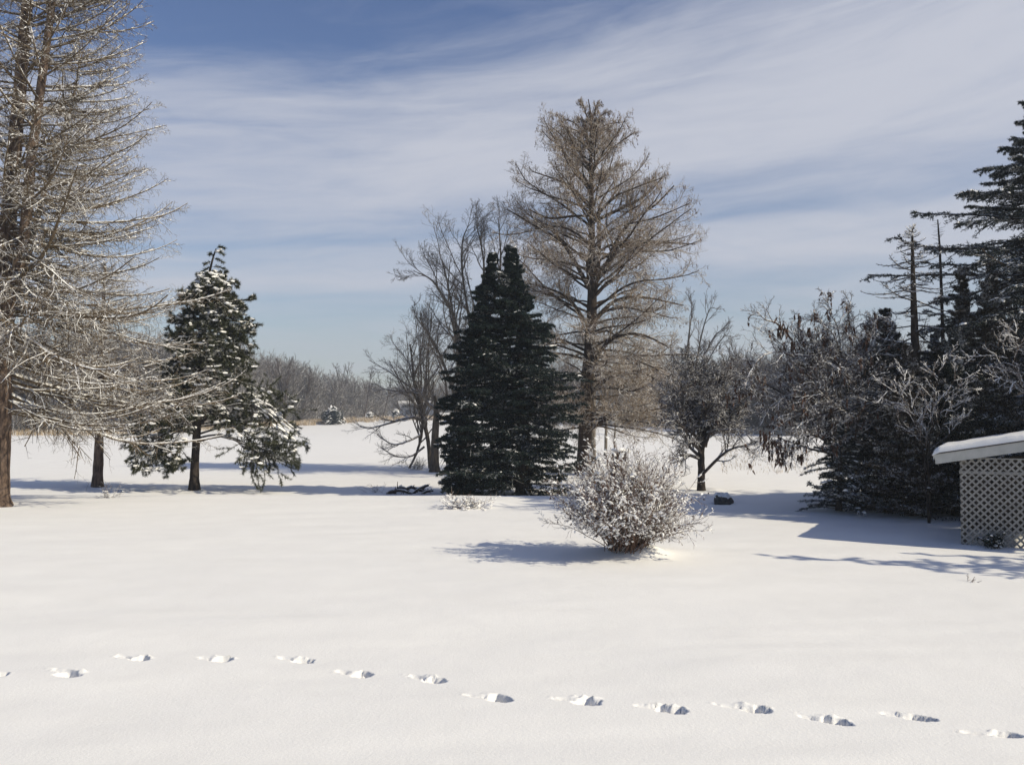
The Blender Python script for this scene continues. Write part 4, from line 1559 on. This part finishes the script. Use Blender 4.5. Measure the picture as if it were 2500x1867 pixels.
    s1, r1 = spawn(B1, R1, 5, .3, 1, 30, 60, .4, 3, .7, rng, rmin=.004)
    tubes(a, s1, r1, 3, rng)
    a.build('stems', M['dark_twig'], r2_)
    a = Acc()
    needles(a, s1, 8, .06, .02, rng)
    a.build('leaves', M['spruce_needles'], r2_)
    a = Acc()
    q, dq = on_curves(s1, 46, rng)
    blobs(a, q, .012 + .02 * rng.random(len(q)), rng, .6)
    a.build('snow', M['snow'], r2_)


shelter()


# ================================================================== SMALL THINGS ON THE SNOW
def small_things():
    # boulder
    b = base_at(1764, 1231)
    rng = np.random.default_rng(111)
    root = thing('boulder', 'dark boulder with a thin snow cap right of the bush', 'rock', b)
    tv, tf = _ico(4)
    s = np.array([.27, .24, .36])
    n = vnoise(tv[:, 0] * 2.2 + 5, tv[:, 1] * 2.2 + tv[:, 2] * 1.7) * .5 + vnoise(tv[:, 0] * 6, tv[:, 2] * 6 + tv[:, 1] * 5) * .16
    V = tv * (1 + n[:, None])
    V[:, 0] -= .25 * V[:, 2] * (V[:, 0] < 0)
    V = V * s * .92
    V[:, 2] = np.where(V[:, 2] < 0, V[:, 2] * .4, V[:, 2])
    a = Acc()
    a.add(V + b + np.array([0, 0, .01]), t=tf)
    a.build('stone', M['rock'], root)
    a = Acc()
    m = tv[:, 2] > .45
    V2 = V.copy()
    V2[:, 2] += .016 + .02 * vnoise(V[:, 0] * 30, V[:, 1] * 30)
    keep = [t for t in tf if m[t].all() and vnoise(V[t[0], 0] * 14 + 4, V[t[0], 1] * 14) > -.35]
    a.add(V2 + b + np.array([0, 0, .01]), t=keep)
    a.build('snow_cap', M['snow'], root, smooth=True)

    # fallen branches
    b = base_at(1000, 1203)
    d = b[1]
    root = thing('fallen_branch', 'pile of dark fallen branches lying on the snow left of the spruces', 'fallen branch', b)
    rng = np.random.default_rng(112)
    a = Acc()
    cs, rs = [], []
    for cp in ([(948, 1203, 8), (965, 1196, 9), (985, 1194, 8), (1010, 1203, 5)], [(985, 1203, 8), (1000, 1190, 8), (1020, 1196, 7), (1045, 1204, 4)],
               [(1008, 1204, 7), (1025, 1192, 7), (1048, 1182, 5)], [(960, 1204, 6), (975, 1190, 6), (992, 1192, 4)], [(1030, 1205, 6), (1045, 1197, 6), (1060, 1196, 3)],
               [(1015, 1206, 6), (1040, 1205, 5), (1066, 1207, 3)], [(950, 1206, 6), (990, 1207, 6), (1030, 1208, 4)]):
        P, r = trunk_curve(cp, d, 9)
        P[:, 1] += rng.normal(0, .3)
        cs.append(P)
        rs.append(r)
    cs, rs = np.array(cs), np.array(rs)
    tubes(a, cs, rs, 6, rng, .2)
    s1, r1 = spawn(cs, rs, 8, .1, 1, 30, 70, .35, 4, .5, rng, rmin=.008, wig=.2)
    tubes(a, s1, r1, 3, rng)
    a.build('branches', M['dark_bark'], root)
    a = Acc()
    q, dq = on_curves(cs, 90, rng, 0, .9)
    blobs(a, q + np.array([0, 0, .05]), .03 + .03 * rng.random(len(q)), rng, .4, d=dq)
    a.build('snow', M['snow'], root)

    def twiggy(name, label, px, py, w, h, n, m, seed, cat='twigs', snow=40, flat=.4, arch=-.04):
        b = base_at(px, py)
        rng = np.random.default_rng(seed)
        d = b[1]
        root = thing(name, label, cat, b)
        wm, hm = w / F * d / 2, h / F * d
        az_ = rng.uniform(0, 6.28, n)
        ee = rng.uniform(flat, 1.45, n)
        dv = np.stack([np.cos(az_) * np.cos(ee), np.sin(az_) * np.cos(ee), np.sin(ee)], 1)
        p0 = b + np.stack([rng.normal(0, wm * .3, n), rng.normal(0, wm * .2, n), np.zeros(n) - .03], 1)
        L = np.minimum(wm / np.maximum(np.cos(ee), .05), hm / np.maximum(np.sin(ee), .05)) * rng.uniform(.5, 1.1, n)
        B1 = march(p0, dv, L, 6, arch, .12, rng)
        R1 = np.full((n, 7), .006) * np.linspace(1, .5, 7)
        a = Acc()
        tubes(a, B1, R1, 3, rng)
        s1, r1 = spawn(B1, R1, 5, .2, 1, 25, 60, .4, 3, .7, rng, rmin=.004)
        tubes(a, s1, r1, 3, rng)
        a.build('stems', m, root)
        if snow:
            a = Acc()
            q, dq = on_curves(B1, snow, rng)
            blobs(a, q, .02 + .035 * rng.random(len(q)), rng, .5)
            a.build('snow', M['snow'], root)
    twiggy('snowy_brush', 'low snow-buried brush heap just in front of the dark spruces', 1140, 1238, 120, 34, 70, M['bush_twig'], 113, 'brush', 420, .15)
    twiggy('dry_weed', 'pale dry weed tuft poking through the snow between the two left trunks', 272, 1214, 60, 40, 22, M['pale_twig'], 114, 'weed', 14)
    twiggy('dry_weed', 'thin frosted twigs poking up left of the fallen branches', 915, 1201, 80, 24, 14, M['pale_twig'], 115, 'weed', 10, .25)
    twiggy('dry_weed', 'tiny twig tip in the open snow in front of the shelter', 2362, 1418, 34, 20, 4, M['bush_twig'], 116, 'weed', 0, .3)
    twiggy('grass_tuft', 'tan dead grass tuft at the foot of the small leaning tree', 1016, 1146, 70, 30, 60, M['far_twig'], 117, 'grass tuft', 0, .6, -.02)


small_things()


# ================================================================== FAR THINGS
def far_tree_arrays(seed, H, twmat=None):
    rng = np.random.default_rng(seed)
    a = Acc()
    n = 7
    P = np.zeros((1, 9, 3))
    P[0, :, 2] = np.linspace(-.2, H * rng.uniform(.55, .7), 9)
    P[0, :, :2] = np.cumsum(rng.normal(0, H * .006, (9, 2)), axis=0)
    Rr = np.linspace(H * .012, H * .006, 9)[None]
    tubes(a, P, Rr, 5, rng)
    s1, r1 = spawn(P, Rr, 16, .2, 1.0, 15, 55, .62, 6, .6, rng, up=.06, wig=.1, lt=.35, rmin=.04)
    tubes(a, s1, r1, 4, rng)
    s2, r2 = spawn(s1, r1, 9, .15, 1, 20, 50, .42, 4, .6, rng, up=.06, wig=.14, lt=.4, rmin=.024)
    tubes(a, s2, r2, 3, rng)
    s3, r3 = spawn(s2, r2, 6, .1, 1, 20, 55, .5, 2, .7, rng, up=.03, wig=.2, lt=.3, rmin=.013)
    tubes(a, s3, r3, 3, rng)
    return a.arrays()


def far_shrub_arrays(seed, H):
    rng = np.random.default_rng(seed)
    a = Acc()
    n = 12
    az_ = rng.uniform(0, 6.28, n)
    ee = rng.uniform(.6, 1.5, n)
    dv = np.stack([np.cos(az_) * np.cos(ee), np.sin(az_) * np.cos(ee), np.sin(ee)], 1)
    B1 = march(rng.normal(0, .3, (n, 3)) * np.array([1, 1, 0]), dv, rng.uniform(.7, 1.1, n) * H, 4, .05, .1, rng)
    R1 = np.full((n, 5), .03)
    tubes(a, B1, R1, 3, rng)
    s1, r1 = spawn(B1, R1, 10, .1, 1, 20, 50, .4, 3, .7, rng, up=.04, rmin=.02)
    tubes(a, s1, r1, 3, rng)
    s2, r2 = spawn(s1, r1, 4, .1, 1, 20, 50, .5, 2, .7, rng, up=.02, rmin=.013)
    tubes(a, s2, r2, 3, rng)
    return a.arrays()


def far_woods():
    rng = np.random.default_rng(121)
    trees = [far_tree_arrays(200 + i, 10) for i in range(6)]
    shrubs = [far_shrub_arrays(300 + i, 3) for i in range(3)]

    def place(acc, arr, x, y, s, hs=1.0):
        v, q, t = arr
        a = rng.uniform(0, 6.28)
        ca, sa = math.cos(a), math.sin(a)
        V = np.stack([(v[:, 0] * ca - v[:, 1] * sa) * s, (v[:, 0] * sa + v[:, 1] * ca) * s, v[:, 2] * s * hs], 1)
        acc.add(V + np.array([x, y, float(gz(x, y))]), q=q, t=t if len(t) else None)

    def front(pts, n, rows, hfun, m, name, shr, label=None):
        acc = Acc()
        pts = np.array(pts, float)
        # pts: px, depth
        for k in range(n):
            px = rng.uniform(pts[0, 0], pts[-1, 0])
            dd = np.interp(px, pts[:, 0], pts[:, 1]) + rows * rng.random() ** 1.3
            x = (px - 1250) / F * dd
            h = np.interp(px, pts[:, 0], pts[:, 2]) * rng.uniform(.72, 1.04)
            place(acc, trees[rng.integers(6)], x, dd, h / 10)
        for k in range(shr):
            px = rng.uniform(pts[0, 0], pts[-1, 0])
            dd = np.interp(px, pts[:, 0], pts[:, 1]) - 3 + rows * .3 * rng.random()
            x = (px - 1250) / F * dd
            place(acc, shrubs[rng.integers(3)], x, dd, rng.uniform(.7, 1.7))
        o = acc.build(name, m)
        o['kind'] = 'stuff'
        o['label'] = label
        o['category'] = 'woods'
        return o
    front([(-120, 118, 16.0), (200, 122, 16.0), (420, 140, 16.5), (560, 165, 16.6), (650, 188, 17), (760, 205, 13.4), (850, 222, 12), (930, 255, 10.6), (1000, 290, 10), (1120, 300, 11),
           (1250, 300, 13)], 430, 40, None, M['far_twig'], 'far_woods', 300, 'frosted grey leafless woods along the far side of the field at the left')
    front([(1250, 230, 14), (1500, 190, 14), (1650, 165, 14), (1780, 140, 14), (1880, 128, 13.5), (2000, 112, 13), (2600, 105, 12)], 260, 34, None, M['far_twig_brown'], 'right_woods', 220,
          'brown leafless woods across the field behind the right-hand thicket')

    # individual taller trees one can pick out on the far edge
    kinds = []
    for k, (px, dd, hpx, lab) in enumerate([(693, 186, 160, 'tall multi-stemmed leafless tree at the far woods edge, left of the round cedar'),
                                            (835, 236, 134, 'tall forked leafless tree standing above the far woods behind the round cedar'),
                                            (893, 225, 120, 'slim leafless tree at the front of the far woods, right of the round cedar'),
                                            (742, 203, 128, 'dark thin trunk in the far woods midway between the multi-stemmed tree and the round cedar'),
                                            (650, 184, 150, 'dark thin trunk in the far woods nearest the snowy pine'),
                                            (940, 250, 96, 'dark thin trunk in the far woods just left of the tiny cedar by the house')]):
        x = (px - 1250) / F * dd
        b = np.array([x, dd, float(gz(x, dd))])
        ytop = 1000 - (b[2] - EYE) * F / dd - hpx
        py = 1000 - (b[2] - EYE) * F / dd
        rg = np.random.default_rng(400 + k)
        w = (5, 4, 3, 3, 3, 3)[k]
        stems = [[(px, py, w), (px - 3, py - hpx * .5, w * .8), (px - 16, py - hpx * .95, 1)], [(px + 3, py, w), (px + 6, py - hpx * .5, w * .8), (px + 16, py - hpx * .97, 1)]]
        if k == 0:
            stems.append([(px - 6, py, w), (px - 9, py - hpx * .5, w * .7), (px - 26, py - hpx * .85, 1)])
        if k >= 2:
            stems = [[(px - 4, py, w), (px + 6, py - hpx * .5, w * .8), (px + 14, py - hpx, 1)]]
        bare_tree('woodland_tree', lab, stems, dd, b, rg, (M['far_twig_brown'], M['far_twig_brown']), n1=10, n2=7, n3=4, n4=0, l1=.26, up=.06, t0=.4, rmin=.022,
                  a=(20, 45), flare=1.1)
    # round cedar and two small ones in the field edge
    rg = np.random.default_rng(130)

    def cedar(px, py, w, h, label, seed, name='cedar'):
        b = base_at(px, py)
        d = b[1]
        rg = np.random.default_rng(seed)
        H, Wd = h / F * d, w / F * d / 2
        root = thing(name, label, 'tree', b)
        a = Acc()
        P = np.stack([b + np.array([0, 0, -.1]), b + np.array([0, 0, H * .96])])
        P = resample(P, 20)
        tubes(a, P, np.linspace(.12, .02, 20), 6, rg)
        a.build('trunk', M['dark_bark'], root, smooth=True)
        n = 130
        t = .05 + .94 * (np.arange(n) + rg.random(n)) / n
        p = P[0] + (P[-1] - P[0]) * t[:, None]
        az_ = np.arange(n) * 2.4 + rg.normal(0, .3, n)
        L = Wd * np.sqrt(np.clip(1 - (t * .9) ** 2, 0, 1)) * np.where(t > .75, .6, 1) * (1 + .15 * rg.normal(0, 1, n))
        dv = np.stack([np.cos(az_), np.sin(az_), np.full(n, .25)], 1)
        B1 = march(p, dv, np.maximum(L, .15), 5, -.06, .06, rg)
        R1 = np.full((n, 6), .03)
        B2, R2 = spawn(B1, R1, 12, .2, 1, 30, 60, .4, 3, .7, rg, rmin=.02, planar=.5)
        a = Acc()
        tubes(a, B1, R1, 3, rg)
        needles(a, B2, 18, .22, .07, rg)
        a.build('crown', M['spruce_needles'], root)
        a = Acc()
        q, dq = on_curves(B2, 160, rg, .3, 1)
        blobs(a, q + np.array([0, 0, .12]), .14 + .16 * rg.random(len(q)), rg, .45, d=dq)
        a.build('snow', M['snow'], root)
    cedar(813, 1036, 50, 42, 'round dark snowy cedar alone in front of the far woods', 131)
    cedar(902, 1026, 15, 20, 'tiny dark cedar at the far edge of the field, just right of the round cedar', 132)
    cedar(968, 1022, 18, 22, 'tiny dark cedar on the far rise next to the distant house', 133)

    # distant house
    px, dd = 1022, 240
    x = (px - 1250) / F * dd
    b = np.array([x, dd, float(gz(x, dd))])
    root = thing('house', 'distant low house with a snow-white roof at the edge of the far woods', 'house', b)
    a = Acc()
    X, Yv, Zv = np.array([1., 0, 0]), np.array([0, 1., 0]), np.array([0, 0, 1.])
    box(a, b + np.array([0, 0, 1.2]), X, Yv, Zv, 4.2, 3.0, 1.4)
    a.build('wall', M['siding'], root)
    a = Acc()
    for s in (-1, 1):
        nrm_ = np.array([0, -.42 * s, 1.0])
        nrm_ /= np.linalg.norm(nrm_)
        ty = np.cross(nrm_, X)
        box(a, b + np.array([0, s * 1.72, 3.28]), X, ty, nrm_, 4.8, 1.95, .12)
    a.build('roof', M['snow'], root)
    for s in (-2.4, 0, 2.4):
        a = Acc()
        box(a, b + np.array([s, -3.02, 1.4]), X, Yv, Zv, .5, .03, .55)
        a.build('window', M['glass'], root)

    # dead grass along the field edge
    a = Acc()
    n = 26000
    px = rng.uniform(560, 1250, n)
    edge = np.interp(px, [560, 650, 850, 1000, 1250], [158, 172, 200, 218, 220])
    dd = edge + rng.uniform(-6, 14, n) + 5 * vnoise(px * .03, px * 0)
    keep = vnoise(px * .05, dd * .2) > -.12
    px, dd = px[keep], dd[keep]
    x = (px - 1250) / F * dd
    p = np.stack([x, dd, gz(x, dd) - .03], 1)
    P2 = np.stack([p, p + np.array([0, 0, .3])], 1)
    needles(a, P2, 1, .75, .07, rng, 5, 35, 0)
    n = 9000
    px = rng.uniform(1640, 2060, n)
    dd = np.interp(px, [1640, 1780, 1880, 2060], [150, 128, 118, 104]) + rng.uniform(-2, 6, n)
    x = (px - 1250) / F * dd
    p = np.stack([x, dd, gz(x, dd) - .03], 1)
    needles(a, np.stack([p, p + np.array([0, 0, .3])], 1), 1, .7, .06, rng, 5, 35, 0)
    n = 3000
    px = rng.uniform(-100, 600, n)
    dd = np.interp(px, [-100, 200, 420, 600], [110, 112, 128, 160]) + rng.uniform(-3, 6, n)
    x = (px - 1250) / F * dd
    p = np.stack([x, dd, gz(x, dd) - .03], 1)
    needles(a, np.stack([p, p + np.array([0, 0, .3])], 1), 1, .7, .06, rng, 5, 35, 0)
    # sparse stubble in the right-hand field
    n = 900
    px = rng.uniform(1760, 2000, n)
    dd = rng.uniform(45, 85, n)
    x = (px - 1250) / F * dd
    p = np.stack([x, dd, gz(x, dd) - .02], 1)
    needles(a, np.stack([p, p + np.array([0, 0, .1])], 1), 2, .22, .02, rng, 5, 50, 0)
    o = a.build('dead_grass', M['tan_grass'])
    o['kind'] = 'stuff'
    o['label'] = 'tan dead grass along the edges of the snowy field'
    o['category'] = 'grass'

    # thin young trunks between the tall tree and the bush
    rg = np.random.default_rng(140)
    for k, (px, py, w, top, lab) in enumerate([(1449, 1130, 10, 760, 'thin straight sapling just right of the tall tan tree trunk'),
                                              (1478, 1112, 8, 800, 'thin sapling second to the right of the tall tan tree trunk'),
                                              (1500, 1106, 5, 830, 'thinnest sapling seen just left above the snow-capped stump')]):
        b = base_at(px, py)
        bare_tree('thin_sapling', lab, [[(px, py + 2, w), (px + 3, (py + top) / 2, w * .7), (px - 4, top, 2)]], b[1], b, rg, (M['grey_bark'], M['grey_twig']),
                  n1=16, n2=6, n3=4, n4=0, l1=.25, up=.05, t0=.35, rmin=.008)


far_woods()
def haze():
    a = Acc()
    X, Yv, Zv = np.array([1., 0, 0]), np.array([0, 1., 0]), np.array([0, 0, 1.])
    box(a, [0, 230, 16], X, Yv, Zv, 420, 300, 20)
    m = bpy.data.materials.new('haze')
    m.use_nodes = True
    t = m.node_tree
    t.nodes.clear()
    v = t.nodes.new('ShaderNodeVolumePrincipled')
    v.inputs['Color'].default_value = (.80, .88, 1, 1)
    v.inputs['Density'].default_value = HAZE
    v.inputs['Anisotropy'].default_value = .2
    o = t.nodes.new('ShaderNodeOutputMaterial')
    t.links.new(v.outputs[0], o.inputs['Volume'])
    ob = a.build('haze', m)
    ob['kind'] = 'stuff'
    ob['label'] = 'thin winter haze over the field'
    ob['category'] = 'haze'


HAZE = .0009
haze()
tot = sum(len(m.polygons) for m in bpy.data.meshes)
print('faces', tot)
